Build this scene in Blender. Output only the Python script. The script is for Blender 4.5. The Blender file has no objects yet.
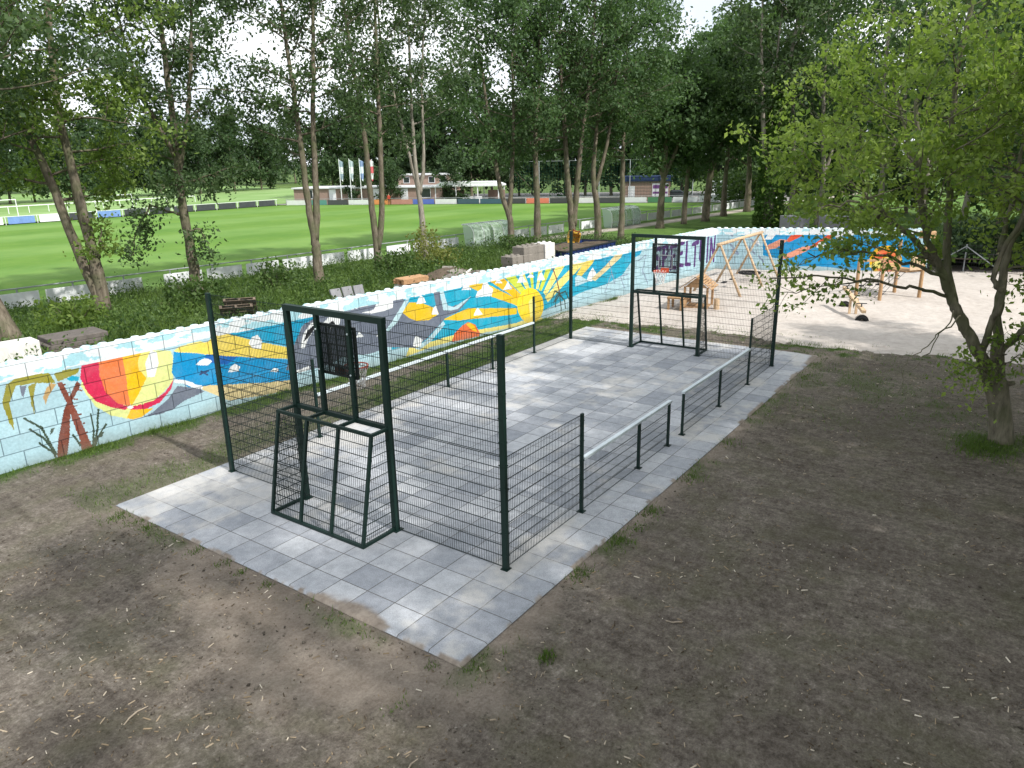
import bpy, math, random
import numpy as np
from mathutils import Vector, Matrix, Quaternion
from mathutils.geometry import tessellate_polygon

C = bpy.context.scene.collection
scene = bpy.context.scene
PI = math.pi

# ------------------------------------------------------------------ helpers
def lin(c):
    return tuple((x/12.92 if x <= .04045 else ((x+.055)/1.055)**2.4) for x in c)
def rgb(r, g, b):
    return lin((r/255, g/255, b/255))

class MB:
    """collects shapes, builds ONE mesh object"""
    def __init__(s):
        s.v = []; s.f = []; s.m = []
    def add(s, vs, fs, mi=0):
        o = len(s.v)
        s.v += [tuple(p) for p in vs]
        s.f += [tuple(i+o for i in f) for f in fs]
        s.m += [mi]*len(fs)
        return s
    def box(s, x0, x1, y0, y1, z0, z1, mi=0, mat=None):
        vs = [(x0,y0,z0),(x1,y0,z0),(x1,y1,z0),(x0,y1,z0),(x0,y0,z1),(x1,y0,z1),(x1,y1,z1),(x0,y1,z1)]
        if mat is not None: vs = [mat @ Vector(p) for p in vs]
        return s.add(vs, [(3,2,1,0),(4,5,6,7),(0,1,5,4),(1,2,6,5),(2,3,7,6),(3,0,4,7)], mi)
    def bevbox(s, x0, x1, y0, y1, z0, z1, b=.02, mi=0, mat=None):
        # box with chamfered vertical and top edges
        vs = []
        def ring(i, z):
            return [(x0+i,y0+b),(x0+b,y0+i),(x1-b,y0+i),(x1-i,y0+b),(x1-i,y1-b),(x1-b,y1-i),(x0+b,y1-i),(x0+i,y1-b)], z
        for i, z in ((0,z0),(0,z1-b),(b*.8,z1)):
            r, zz = ring(i, z)
            vs += [(p[0],p[1],zz) for p in r]
        fs = [tuple(range(7,-1,-1)), tuple(range(16,24))]
        for k in range(2):
            for i in range(8):
                j = (i+1) % 8
                fs.append((k*8+i, k*8+j, k*8+8+j, k*8+8+i))
        if mat is not None: vs = [mat @ Vector(p) for p in vs]
        return s.add(vs, fs, mi)
    def bar(s, p0, p1, w, h=None, mi=0, up=(0,0,1)):
        """rectangular bar from p0 to p1"""
        h = h or w
        p0 = Vector(p0); p1 = Vector(p1); d = (p1-p0).normalized()
        u = Vector(up)
        if abs(d.dot(u)) > .98: u = Vector((1,0,0))
        sx = d.cross(u).normalized(); sy = sx.cross(d).normalized()
        vs = []
        for p in (p0, p1):
            for a, b in ((-1,-1),(1,-1),(1,1),(-1,1)):
                vs.append(p + sx*(a*w/2) + sy*(b*h/2))
        return s.add(vs, [(0,1,2,3),(7,6,5,4),(0,4,5,1),(1,5,6,2),(2,6,7,3),(3,7,4,0)], mi)
    def tube(s, pts, rad, n=8, mi=0, cap=True):
        pts = [Vector(p) for p in pts]
        if not hasattr(rad, '__len__'): rad = [rad]*len(pts)
        vs = []; fs = []; ref = Vector((.31,.77,.55))
        for i, p in enumerate(pts):
            d = (pts[min(i+1,len(pts)-1)] - pts[max(i-1,0)])
            d = d.normalized() if d.length > 1e-9 else Vector((0,0,1))
            a = d.cross(ref)
            if a.length < .1: a = d.cross(Vector((1,0,0)))
            a.normalize(); b = d.cross(a)
            for k in range(n):
                t = 2*PI*k/n
                vs.append(p + a*(math.cos(t)*rad[i]) + b*(math.sin(t)*rad[i]))
        for i in range(len(pts)-1):
            for k in range(n):
                k2 = (k+1) % n
                fs.append((i*n+k, i*n+k2, (i+1)*n+k2, (i+1)*n+k))
        if cap:
            fs.append(tuple(range(n-1,-1,-1))); fs.append(tuple(range((len(pts)-1)*n, len(pts)*n)))
        return s.add(vs, fs, mi)
    def prism(s, poly, z0, z1, mi=0, mat=None):
        """polygon (x,y) extruded in z"""
        n = len(poly)
        vs = [(p[0],p[1],z0) for p in poly] + [(p[0],p[1],z1) for p in poly]
        tri = tessellate_polygon([[Vector((p[0],p[1],0)) for p in poly]])
        fs = [tuple(reversed(t)) for t in tri] + [tuple(i+n for i in t) for t in tri]
        for i in range(n):
            j = (i+1) % n
            fs.append((i, j, n+j, n+i))
        if mat is not None: vs = [mat @ Vector(p) for p in vs]
        return s.add(vs, fs, mi)
    def build(s, name, mats, parent=None, smooth=False, loc=None):
        me = bpy.data.meshes.new(name)
        me.from_pydata(s.v, [], s.f)
        if not isinstance(mats, (list, tuple)): mats = [mats]
        for m in mats: me.materials.append(m)
        if len(mats) > 1: me.polygons.foreach_set('material_index', s.m)
        if smooth: me.polygons.foreach_set('use_smooth', [True]*len(me.polygons))
        me.validate(); me.update()
        o = bpy.data.objects.new(name, me); C.objects.link(o)
        if parent: o.parent = parent
        if loc is not None: o.location = loc
        return o

def quick(name, V, F, mat, parent=None, tint=None, smooth=False, k=4):
    """fast mesh from numpy arrays; F (n,k)"""
    me = bpy.data.meshes.new(name)
    V = np.asarray(V, np.float32); F = np.asarray(F, np.int32)
    me.vertices.add(len(V)); me.vertices.foreach_set('co', V.ravel())
    n = len(F); k = F.shape[1]
    me.loops.add(n*k); me.loops.foreach_set('vertex_index', F.ravel())
    me.polygons.add(n); me.polygons.foreach_set('loop_start', np.arange(0, n*k, k, dtype=np.int32))
    me.update(calc_edges=True)
    if smooth: me.polygons.foreach_set('use_smooth', np.ones(n, bool))
    if tint is not None:
        at = me.attributes.new('tint', 'FLOAT', 'FACE'); at.data.foreach_set('value', np.asarray(tint, np.float32))
    me.materials.append(mat)
    me.validate()
    o = bpy.data.objects.new(name, me); C.objects.link(o)
    if parent: o.parent = parent
    return o

def tag(o, label=None, cat=None, group=None, kind=None):
    if label: o['label'] = label
    if cat: o['category'] = cat
    if group: o['group'] = group
    if kind: o['kind'] = kind
    return o
def thing(name, label, cat, loc=(0,0,0), rz=0, group=None):
    o = bpy.data.objects.new(name, None); C.objects.link(o)
    o.empty_display_size = .3
    o.location = loc; o.rotation_euler = (0,0,rz)
    return tag(o, label, cat, group)
def copy_tree(o, parent=None):
    c = o.copy(); C.objects.link(c)
    if parent: c.parent = parent
    for ch in list(o.children): copy_tree(ch, c)
    return c

# numpy value noise
def vnoise(x, y, seed=0):
    xi = np.floor(x).astype(np.int64); yi = np.floor(y).astype(np.int64)
    fx = x-xi; fy = y-yi
    fx = fx*fx*(3-2*fx); fy = fy*fy*(3-2*fy)
    def h(a, b):
        n = (a*374761393 + b*668265263 + seed*1442695041) & 0x7fffffff
        n = ((n ^ (n >> 13))*1274126177) & 0x7fffffff
        n = n ^ (n >> 16)
        return (n & 0xffff)/65535.0
    return (h(xi,yi)*(1-fx)+h(xi+1,yi)*fx)*(1-fy) + (h(xi,yi+1)*(1-fx)+h(xi+1,yi+1)*fx)*fy
def fbm(x, y, seed=0, o=4):
    a = 0; w = .5; t = 0
    for i in range(o):
        a = a + w*vnoise(x*2**i, y*2**i, seed+i*17); t += w; w *= .5
    return a/t
def sstep(a, b, x):
    t = np.clip((x-a)/(b-a), 0, 1); return t*t*(3-2*t)

# ------------------------------------------------------------------ materials
class NT:
    def __init__(s, name):
        s.mat = bpy.data.materials.new(name); s.mat.use_nodes = True
        s.t = s.mat.node_tree; s.n = s.t.nodes; s.l = s.t.links
        s.b = s.n['Principled BSDF']; s.out = s.n['Material Output']
    def node(s, typ, **kw):
        n = s.n.new(typ)
        for k, v in kw.items():
            if k.startswith('i_'):
                key = k[2:]
                n.inputs[int(key) if key.isdigit() else key.replace('_', ' ')].default_value = v
            else: setattr(n, k, v)
        return n
    def link(s, a, b): s.l.new(a, b)
    def noise(s, vec, scale, detail=4, rough=.6):
        n = s.node('ShaderNodeTexNoise'); n.inputs['Scale'].default_value = scale
        n.inputs['Detail'].default_value = detail; n.inputs['Roughness'].default_value = rough
        if vec: s.link(vec, n.inputs['Vector'])
        return n.outputs['Fac']
    def ramp(s, fac, stops):
        n = s.node('ShaderNodeValToRGB')
        e = n.color_ramp.elements
        while len(e) < len(stops): e.new(.5)
        for i, (p, c) in enumerate(stops):
            e[i].position = p; e[i].color = (c[0],c[1],c[2],1) if hasattr(c,'__len__') else (c,c,c,1)
        s.link(fac, n.inputs['Fac'])
        return n.outputs['Color']
    def mix(s, fac, a, b, mode='MIX'):
        n = s.node('ShaderNodeMix', data_type='RGBA', blend_type=mode)
        for sock, v in ((n.inputs['Factor'], fac), (n.inputs[6], a), (n.inputs[7], b)):
            if hasattr(v, 'links'): s.link(v, sock)
            elif hasattr(v, '__len__'): sock.default_value = (v[0],v[1],v[2],1)
            else: sock.default_value = v
        return n.outputs[2]
    def math(s, op, a, b=0.0, c=None):
        n = s.node('ShaderNodeMath', operation=op)
        for i, v in enumerate((a, b) if c is None else (a, b, c)):
            if hasattr(v, 'links'): s.link(v, n.inputs[i])
            else: n.inputs[i].default_value = v
        return n.outputs[0]
    def bump(s, h, strength=.3, dist=.02, normal=None):
        n = s.node('ShaderNodeBump'); n.inputs['Strength'].default_value = strength; n.inputs['Distance'].default_value = dist
        s.link(h, n.inputs['Height'])
        if normal: s.link(normal, n.inputs['Normal'])
        return n.outputs['Normal']
    def pos(s): return s.node('ShaderNodeNewGeometry').outputs['Position']
    def obj(s): return s.node('ShaderNodeTexCoord').outputs['Object']
    def attr(s, name, out='Fac'):
        n = s.node('ShaderNodeAttribute', attribute_name=name); return n.outputs[out]
    def fin(s, col=None, rough=.8, spec=.3, normal=None, metal=0):
        b = s.b
        if col is not None:
            if hasattr(col, 'links'): s.link(col, b.inputs['Base Color'])
            else: b.inputs['Base Color'].default_value = (*col, 1)
        if hasattr(rough, 'links'): s.link(rough, b.inputs['Roughness'])
        else: b.inputs['Roughness'].default_value = rough
        b.inputs['Specular IOR Level'].default_value = spec
        b.inputs['Metallic'].default_value = metal
        if normal: s.link(normal, b.inputs['Normal'])
        return s.mat

def simple(name, col, rough=.7, spec=.3, var=.25, scale=6, metal=0, bump=.15):
    t = NT(name); p = t.obj()
    n = t.noise(p, scale, 5, .65); n2 = t.noise(p, scale*6, 3, .6)
    f = t.math('MULTIPLY_ADD', n2, .4, t.math('MULTIPLY', n, .6))
    c = t.ramp(f, [(.3, tuple(x*(1-var) for x in col)), (.7, tuple(min(1,x*(1+var)) for x in col))])
    return t.fin(c, rough, spec, t.bump(n2, bump, .01) if bump else None, metal)

def leafmat(name, dark, light, trans=.35, rough=.55):
    t = NT(name)
    c = t.mix(t.attr('tint'), dark, light)
    t.fin(c, rough, .25)
    tr = t.node('ShaderNodeBsdfTranslucent')
    ct = t.mix(.6, c, (light[0]*1.3, light[1]*1.5, light[2]*.7))
    t.link(ct, tr.inputs['Color'])
    mx = t.node('ShaderNodeMixShader'); mx.inputs[0].default_value = trans
    t.link(t.b.outputs[0], mx.inputs[1]); t.link(tr.outputs[0], mx.inputs[2]); t.link(mx.outputs[0], t.out.inputs['Surface'])
    return t.mat

def barkmat(name, dark, light, moss=None):
    t = NT(name); p = t.obj()
    mp = t.node('ShaderNodeMapping'); mp.inputs['Scale'].default_value = (1,1,.25); t.link(p, mp.inputs['Vector'])
    n = t.noise(mp.outputs[0], 9, 6, .7); n2 = t.noise(p, 1.2, 3, .5)
    c = t.ramp(n, [(.35, dark), (.65, light)])
    if moss:
        c = t.mix(t.math('MULTIPLY', t.ramp(n2, [(.45,0),(.65,1)]), .7), c, moss)
    return t.fin(c, .9, .15, t.bump(n, .6, .04))

M = {}
M['post'] = simple('green_steel', (.005,.020,.0155), .5, .3, .25, 3, 0, 0)
M['wire'] = simple('green_wire', (.005,.014,.012), .5, .3, .2, 2, 0, 0)
M['galv'] = simple('galvanised', (.52,.58,.61), .45, .5, .15, 8, 0, .05)
M['wood'] = simple('pale_wood', (.50,.36,.23), .75, .2, .3, 9)
M['wood2'] = simple('orange_wood', (.38,.235,.125), .75, .2, .3, 9)
M['oldwood'] = simple('old_wood', (.17,.13,.10), .9, .15, .4, 7)
M['rubber'] = simple('black_rubber', (.012,.012,.013), .7, .3, .3, 12)
M['conc'] = simple('raw_concrete', (.21,.19,.165), .9, .2, .35, 3, 0, .4)
M['concw'] = simple('white_concrete', (.62,.60,.57), .9, .2, .2, 3, 0, .4)
M['white'] = simple('white_paint', (.72,.73,.74), .5, .4, .1, 2, 0, .05)
M['offwhite'] = simple('panel_white', (.76,.78,.79), .55, .3, .15, 1.2, 0, .05)
M['grey'] = simple('grey_metal', (.28,.30,.31), .5, .4, .2, 3, 0, .05)
M['dark'] = simple('dark_metal', (.03,.033,.036), .5, .4, .3, 4, 0, .05)
M['board'] = simple('black_board', (.012,.015,.016), .5, .4, .3, 6, 0, .05)
M['red'] = simple('orange_red_steel', (.55,.085,.035), .45, .4, .15, 4, 0, 0)
M['net'] = simple('white_cord', (.7,.68,.66), .8, .2, .1, 5, 0, 0)
M['brick'] = None
M['soil'] = simple('brown_soil', (.10,.078,.058), .95, .1, .45, 5, 0, .8)
M['blue'] = simple('navy_steel', (.012,.03,.13), .5, .4, .25, 3)
M['yellow'] = simple('worn_yellow', (.50,.29,.03), .6, .3, .5, 4)
M['rust'] = simple('rust', (.22,.06,.02), .8, .2, .5, 6)
M['purple'] = simple('purple_panel', (.20,.08,.25), .5, .3, .2, 3, 0, 0)
M['navy'] = simple('navy_roof', (.02,.035,.10), .6, .3, .2, 3)
M['glass'] = simple('dark_glass', (.02,.025,.03), .12, .6, .2, 2, 0, 0)
M['skin'] = simple('skin', (.45,.27,.19), .6, .3, .1, 8, 0, 0)
M['planks'] = simple('tan_planks', (.44,.26,.14), .8, .2, .35, 6)
M['stickwood'] = simple('bare_stick', (.30,.25,.19), .85, .2, .35, 14)
M['roofgrey'] = simple('pale_roof_edge', (.52,.53,.54), .6, .3, .15, 2)
M['slab'] = simple('grey_slab', (.22,.22,.23), .9, .2, .25, 4)
M['brown_slab'] = simple('brown_slab', (.12,.105,.095), .9, .2, .35, 3)
M['bark'] = barkmat('tree_bark', (.085,.068,.05), (.21,.18,.135), (.085,.10,.045))
M['barkfront'] = barkmat('mossy_bark', (.085,.076,.056), (.21,.19,.14), (.095,.11,.05))
M['barkpale'] = barkmat('pale_bark', (.17,.15,.12), (.34,.31,.26))
M['leaf_row'] = leafmat('row_leaves', (.026,.054,.022), (.095,.145,.058), .38)
M['leaf_dense'] = leafmat('dense_leaves', (.03,.066,.026), (.10,.165,.062), .38)
M['leaf_sunlit'] = leafmat('sunlit_leaves', (.06,.11,.02), (.19,.26,.06), .42)  # brighter than the row leaves: sunlight on the left crown put into colour
M['leaf_front'] = leafmat('front_leaves', (.055,.11,.024), (.25,.325,.072), .46)
M['leaf_far'] = leafmat('far_leaves', (.022,.046,.02), (.066,.11,.042), .3)
M['leaf_ivy'] = leafmat('ivy_leaves', (.03,.075,.014), (.11,.19,.035), .3)
M['leaf_weed'] = leafmat('weed_leaves', (.025,.055,.014), (.10,.16,.04), .3)
M['leaf_yel'] = leafmat('yellow_leaves', (.10,.12,.03), (.26,.27,.08), .4)
M['grass'] = leafmat('grass_blades', (.035,.065,.014), (.12,.19,.035), .3)
M['chips'] = None
t = NT('wood_chips'); M['chips'] = t.fin(t.ramp(t.attr('tint'), [(0,(.06,.045,.03)),(.5,(.26,.20,.13)),(1,(.62,.56,.46))]), .9, .1)

t = NT('crumbs'); M['crumb'] = t.fin(t.ramp(t.attr('tint'), [(0,(.05,.042,.034)),(.6,(.15,.13,.105)),(1,(.34,.31,.27))]), .95, .1)
def brickmat():
    t = NT('red_brick'); p = t.obj()
    b = t.node('ShaderNodeTexBrick'); b.inputs['Scale'].default_value = 1
    for k, v in (('Brick Width',.22),('Row Height',.07),('Mortar Size',.01)): b.inputs[k].default_value = v
    b.inputs['Color1'].default_value = (.34,.19,.13,1); b.inputs['Color2'].default_value = (.42,.27,.20,1); b.inputs['Mortar'].default_value = (.4,.36,.33,1)
    sp = t.node('ShaderNodeSeparateXYZ'); t.link(p, sp.inputs[0]); cb = t.node('ShaderNodeCombineXYZ')
    t.link(t.math('ADD', sp.outputs[0], sp.outputs[1]), cb.inputs[0]); t.link(sp.outputs[2], cb.inputs[1])
    t.link(cb.outputs[0], b.inputs['Vector'])
    return t.fin(b.outputs['Color'], .9, .2)
M['brick'] = brickmat()
# ------------------------------------------------------------------ camera, sky, sun
CAM = Vector((-8.7407, -6.4243, 6.5567))
YAW, PITCH, ROLL, FPX = math.radians(35.456), .2957, -.0204, 736.99
fw = Vector((math.cos(YAW)*math.cos(PITCH), math.sin(YAW)*math.cos(PITCH), -math.sin(PITCH)))
R0 = Vector((math.sin(YAW), -math.cos(YAW), 0)); U0 = R0.cross(fw)
Rc = R0*math.cos(ROLL) + U0*math.sin(ROLL); Uc = U0*math.cos(ROLL) - R0*math.sin(ROLL)
cd = bpy.data.cameras.new('camera'); cam = bpy.data.objects.new('camera', cd); C.objects.link(cam)
mw = Matrix((( Rc.x,Uc.x,-fw.x,CAM.x),(Rc.y,Uc.y,-fw.y,CAM.y),(Rc.z,Uc.z,-fw.z,CAM.z),(0,0,0,1)))
cam.matrix_world = mw
cd.sensor_fit = 'HORIZONTAL'; cd.sensor_width = 36; cd.lens = FPX/1024*36
cd.clip_start = .1; cd.clip_end = 3000
scene.camera = cam

SUN_EL = math.radians(45); SUN_AZ = math.radians(-96)   # direction towards the sun, angle from +x
w = bpy.data.worlds.new('World'); scene.world = w; w.use_nodes = True
nt = w.node_tree; bg = nt.nodes['Background']
sky = nt.nodes.new('ShaderNodeTexSky'); sky.sky_type = 'NISHITA'; sky.sun_disc = False
sky.sun_elevation = SUN_EL; sky.sun_rotation = PI/2 - SUN_AZ
sky.air_density = 1.0; sky.dust_density = 2.0
tc = nt.nodes.new('ShaderNodeTexCoord')
mp = nt.nodes.new('ShaderNodeMapping'); mp.inputs['Scale'].default_value = (1,1,2.2); nt.links.new(tc.outputs['Generated'], mp.inputs['Vector'])
cn = nt.nodes.new('ShaderNodeTexNoise'); cn.inputs['Scale'].default_value = 3.1; cn.inputs['Detail'].default_value = 7; cn.inputs['Roughness'].default_value = .55
nt.links.new(mp.outputs[0], cn.inputs['Vector'])
cr = nt.nodes.new('ShaderNodeValToRGB'); cr.color_ramp.elements[0].position = .20; cr.color_ramp.elements[1].position = .44
nt.links.new(cn.outputs['Fac'], cr.inputs['Fac'])
cn2 = nt.nodes.new('ShaderNodeTexNoise'); cn2.inputs['Scale'].default_value = 5; cn2.inputs['Detail'].default_value = 6
nt.links.new(mp.outputs[0], cn2.inputs['Vector'])
cc = nt.nodes.new('ShaderNodeValToRGB'); cc.color_ramp.elements[0].position = .35; cc.color_ramp.elements[0].color = (4.4,4.9,5.5,1)
cc.color_ramp.elements[1].position = .62; cc.color_ramp.elements[1].color = (7.6,7.8,8.0,1)
nt.links.new(cn2.outputs['Fac'], cc.inputs['Fac'])
mx = nt.nodes.new('ShaderNodeMix'); mx.data_type = 'RGBA'
nt.links.new(cr.outputs['Color'], mx.inputs['Factor']); nt.links.new(sky.outputs[0], mx.inputs[6]); nt.links.new(cc.outputs['Color'], mx.inputs[7])
nt.links.new(mx.outputs[2], bg.inputs['Color']); bg.inputs['Strength'].default_value = .12

sl = bpy.data.lights.new('sun', 'SUN'); sl.energy = 3.0; sl.angle = math.radians(1.2); sl.color = (1,.97,.92)
so = bpy.data.objects.new('sun', sl); C.objects.link(so)
sd = Vector((math.cos(SUN_AZ)*math.cos(SUN_EL), math.sin(SUN_AZ)*math.cos(SUN_EL), math.sin(SUN_EL)))
so.rotation_euler = sd.to_track_quat('Z', 'Y').to_euler(); so.location = (0,-30,40)
scene.view_settings.view_transform = 'Standard'; scene.view_settings.look = 'None'
scene.view_settings.gamma = 1; scene.view_settings.exposure = .84
try: scene.view_settings.use_curve_mapping = False
except Exception: pass

# ------------------------------------------------------------------ wall line and terrain height
WP = np.array([(-6,12.0),(3,11.6),(12,10.8),(20,10.25),(34.4,9.2),(38.5,-1.5)])
WSEG = np.diff(WP, axis=0); WL = np.hypot(*WSEG.T); WCUM = np.r_[0, np.cumsum(WL)]
def wall_pt(u, off=0.0):
    """point on the wall's front line at arc length u; off metres towards the back"""
    u = np.asarray(u, float); i = np.clip(np.searchsorted(WCUM, u, 'right')-1, 0, len(WL)-1)
    tt = (u-WCUM[i])/WL[i]; d = WSEG[i]/WL[i][..., None]
    p = WP[i] + WSEG[i]*tt[..., None]
    n = np.stack([-d[...,1], d[...,0]], -1)
    return p + n*off
def ywall(x):
    x = np.asarray(x, float)
    a = np.interp(x, [-60,-6,3,12,20,34.4], [14.4,12.0,11.6,10.8,10.25,9.2])
    b = np.where(x > 34.4, 9.2-(x-34.4)*10.7/4.1, a)
    return np.maximum(b, -45)
def hbank(x, y):
    x = np.asarray(x, float); y = np.asarray(y, float)
    k = 1-sstep(38, 47, x)
    prof = 1-sstep(19.5, 28.5, y)
    h = .8*k*prof + .45*k*np.exp(-((y-14.5)/2.2)**2)*(fbm(x*.35, y*.35, 5)-.3)
    h = h + .16*(fbm(x*.6, y*.6, 9)-.5)*np.maximum(k, .25)*sstep(34, 29, y)
    return np.maximum(h, .03) + .02
def hb(x, y): return float(hbank(np.array([x]), np.array([y]))[0])

def grid_obj(name, X, Y, Z, mat, masks=None, kind='structure'):
    ny, nx = X.shape
    V = np.stack([X, Y, Z], -1).reshape(-1, 3)
    i = np.arange(ny*nx).reshape(ny, nx)
    F = np.stack([i[:-1,:-1], i[:-1,1:], i[1:,1:], i[1:,:-1]], -1).reshape(-1, 4)
    o = quick(name, V, F, mat, smooth=True)
    if masks is not None:
        at = o.data.attributes.new('mask', 'FLOAT_COLOR', 'POINT')
        a = np.ones((ny*nx, 4), np.float32)
        for k, m_ in enumerate(masks): a[:, k] = np.clip(m_, 0, 1).ravel()
        at.data.foreach_set('color', a.ravel())
    return tag(o, kind=kind)

# base ground sheet to the horizon
t = NT('distant_grass'); p = t.pos()
M['base'] = t.fin(t.ramp(t.noise(p, .05, 4), [(.35,(.05,.09,.022)),(.7,(.10,.15,.04))]), .95, .1)
b = MB(); b.add([(-900,-900,-.35),(1500,-900,-.35),(1500,1500,-.35),(-900,1500,-.35)], [(0,1,2,3)])
tag(b.build('ground', M['base']), kind='structure')

# near ground: bare earth
t = NT('bare_earth'); p = t.pos(); ma = t.node('ShaderNodeAttribute', attribute_name='mask'); sp = t.node('ShaderNodeSeparateColor'); t.link(ma.outputs['Color'], sp.inputs[0])
n1 = t.noise(p, .45, 5, .6); n2 = t.noise(p, 3.2, 6, .7); n3 = t.noise(p, 22, 5, .75); n4 = t.noise(p, 75, 3, .7)
mpt = t.node('ShaderNodeMapping'); mpt.inputs['Rotation'].default_value = (0,0,math.radians(-62)); mpt.inputs['Scale'].default_value = (7,.55,1); t.link(p, mpt.inputs['Vector'])
n5 = t.noise(mpt.outputs[0], 1, 4, .6); n6 = t.noise(p, 9, 5, .7)
f = t.math('ADD', t.math('MULTIPLY_ADD', n5, .10, t.math('MULTIPLY', n1, .14)), t.math('ADD', t.math('MULTIPLY_ADD', n2, .18, t.math('MULTIPLY', n6, .20)), t.math('MULTIPLY_ADD', n3, .22, t.math('MULTIPLY', t.noise(p, 40, 4, .8), .14))))
earth = t.ramp(f, [(.42,(.068,.056,.046)),(.48,(.136,.116,.096)),(.52,(.184,.160,.134)),(.575,(.32,.283,.24))])
moss = t.ramp(n3, [(.3,(.058,.060,.032)),(.7,(.12,.115,.066))])
earth = t.mix(t.math('MULTIPLY', t.ramp(t.noise(p, .9, 5, .65), [(.46,0),(.62,1)]), .5), earth, moss)
fl = t.ramp(n4, [(.60,0),(.70,1)])
earth = t.mix(t.math('MULTIPLY', fl, .45), earth, (.24,.205,.16))
sandc = t.ramp(t.math('MULTIPLY_ADD', n3, .5, t.math('MULTIPLY', n2, .5)), [(.35,(.15,.12,.095)),(.62,(.30,.255,.21))])
c = t.mix(sp.outputs[0], earth, sandc)
gr = t.ramp(t.math('MULTIPLY_ADD', n4, .5, t.math('MULTIPLY', n3, .5)), [(.35,(.028,.05,.013)),(.52,(.055,.095,.022)),(.68,(.10,.15,.04))])
c = t.mix(sp.outputs[1], c, gr)
c = t.mix(t.math('MULTIPLY', sp.outputs[2], .28), c, (.062,.051,.043))
hh = t.math('ADD', t.math('MULTIPLY', n2, .5), t.math('MULTIPLY', n3, .5))
M['earth'] = t.fin(c, .95, .1, t.bump(n4, .6, .014, t.bump(t.math('MULTIPLY_ADD', n6, .6, hh), .9, .08)))

PX0, PX1, PY0, PY1 = -2.34, 16.86, -.93, 8.07
def earth_masks(X, Y):
    dx = np.maximum(np.maximum(PX0-X, X-PX1), 0); dy = np.maximum(np.maximum(PY0-Y, Y-PY1), 0)
    d = np.hypot(dx, dy)
    n = fbm(X*1.1, Y*1.1, 3); nf = fbm(X*4, Y*4, 4)
    front = (X < PX0+.2)*1.0
    wid = .38 + 1.9*np.exp(-((X+3.6)/1.6)**2-((Y-1.2)/2.2)**2) + .55*front + .9*np.exp(-((X-17)/1.5)**2-((Y+.9)/1.3)**2)
    sand = sstep(1.1, .15, d/wid + (n-.5)*1.0 + (nf-.5)*.7)
    sand = sand*np.where(Y > 8.1, .35, 1)
    # grass: along the wall foot, along the pavement's left edge, strip beyond the far end
    yw = ywall(X)
    g1 = sstep(.85, .25, (yw-Y) + (n-.5)*1.2 + (nf-.5)*.5)
    g2 = sstep(.9, .3, np.abs(Y-8.62) + (n-.5)*1.4 + (nf-.5)*.6)*((X > -2.8) & (X < 19))
    g2 = g2*(.35+.65*sstep(5, 9, X))
    g5 = sstep(.5, .62, n*.7+nf*.3)*((Y > 8) & (X > 5))*.8
    g3 = sstep(-.3, .3, X-16.95+(n-.5)*.9)*sstep(.60, .40, nf*.5+n*.5+.06*np.abs(Y-2)*.35)
    g4 = np.exp(-((X-13.6)/2.6)**2-((Y+2.6)/1.7)**2)*sstep(.42,.58,n*.6+nf*.4)*.4 + np.exp(-((X-12.4)/1.4)**2-((Y+5.0)/1.0)**2)*sstep(.4,.6,nf)*.4
    edge = sstep(.55, .15, d+ (nf-.5)*.5)*sstep(.52,.66,fbm(X*1.6+7,Y*1.6,21))*.5*((Y<0)|(X<PX0))
    tree = sstep(1.05,.3, np.hypot(X-10.7, Y+6.2)+(nf-.5)*.8)*.8
    g = np.clip(np.maximum.reduce([g1, g2, g3, g4, g5, edge, tree]), 0, 1)
    dark = sstep(.5,.7,fbm(X*.5+3,Y*.5+8,33))*.8*((Y<8)|(Y>8.9))
    return sand, g, dark
def hearth(X, Y):
    dx = np.maximum(np.maximum(PX0-X, X-PX1), 0); dy = np.maximum(np.maximum(PY0-Y, Y-PY1), 0)
    k = sstep(.05, 1.2, np.hypot(dx, dy))
    # two shallow wheel ruts across the foreground
    r = (X+5.0) + .35*(Y-2) + .4*np.sin(Y*.5)
    rut = sum(np.exp(-((r-q)/.22)**2) for q in (0., 1.7))*sstep(4, 2, Y)
    return (.10*(fbm(X*.55,Y*.55,11)-.5) + .05*(fbm(X*2.4,Y*2.4,12)-.5) + .025*(fbm(X*7,Y*7,14,3)-.5) - .03*rut)*k - .006*(1-k)
xs = np.arange(-13, 20.01, .12); ys = np.arange(-20, 12.6, .12)
X, Y = np.meshgrid(xs, ys)
grid_obj('earth_ground', X, Y, hearth(X, Y), M['earth'], earth_masks(X, Y))

# sand of the playground
t = NT('play_sand'); p = t.pos()
n1 = t.noise(p, .5, 4); n2 = t.noise(p, 4, 5, .7); n3 = t.noise(p, 30, 4, .7)
f = t.math('ADD', t.math('MULTIPLY', n1, .3), t.math('ADD', t.math('MULTIPLY', n2, .4), t.math('MULTIPLY', n3, .3)))
M['sand'] = t.fin(t.ramp(f, [(.34,(.33,.29,.255)),(.5,(.44,.395,.355)),(.66,(.53,.485,.44))]), .95, .1, t.bump(n3, .3, .02, t.bump(n2, .5, .08)))
ey = [-22,-16,-6.7,-4.6,-2,1,3.9,7.3,9.7,11]; ex = [20.2,19.6,18.85,18.5,18.15,17.95,18.5,18.3,17.6,17.3]
ys = np.arange(-22, 10.75, .18); V_, U_ = np.meshgrid(np.linspace(0,1,125)**1.3, ys)
e0 = np.interp(U_, ey, ex) + .5*(fbm(U_*.9, U_*0+3, 6)-.5) + .25*(fbm(U_*4, U_*0+5, 7)-.5)
X = e0 + V_*(42-e0); Y = U_
Z = .03 + .09*(fbm(X*1.5,Y*1.5,15)-.5) + .06*(fbm(X*4,Y*4,16)-.5); Z = Z*sstep(0,.03,V_) + .02*sstep(0,.05,V_) - .05*(V_ < .001)
grid_obj('sand', X, Y, Z, M['sand'])

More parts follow.
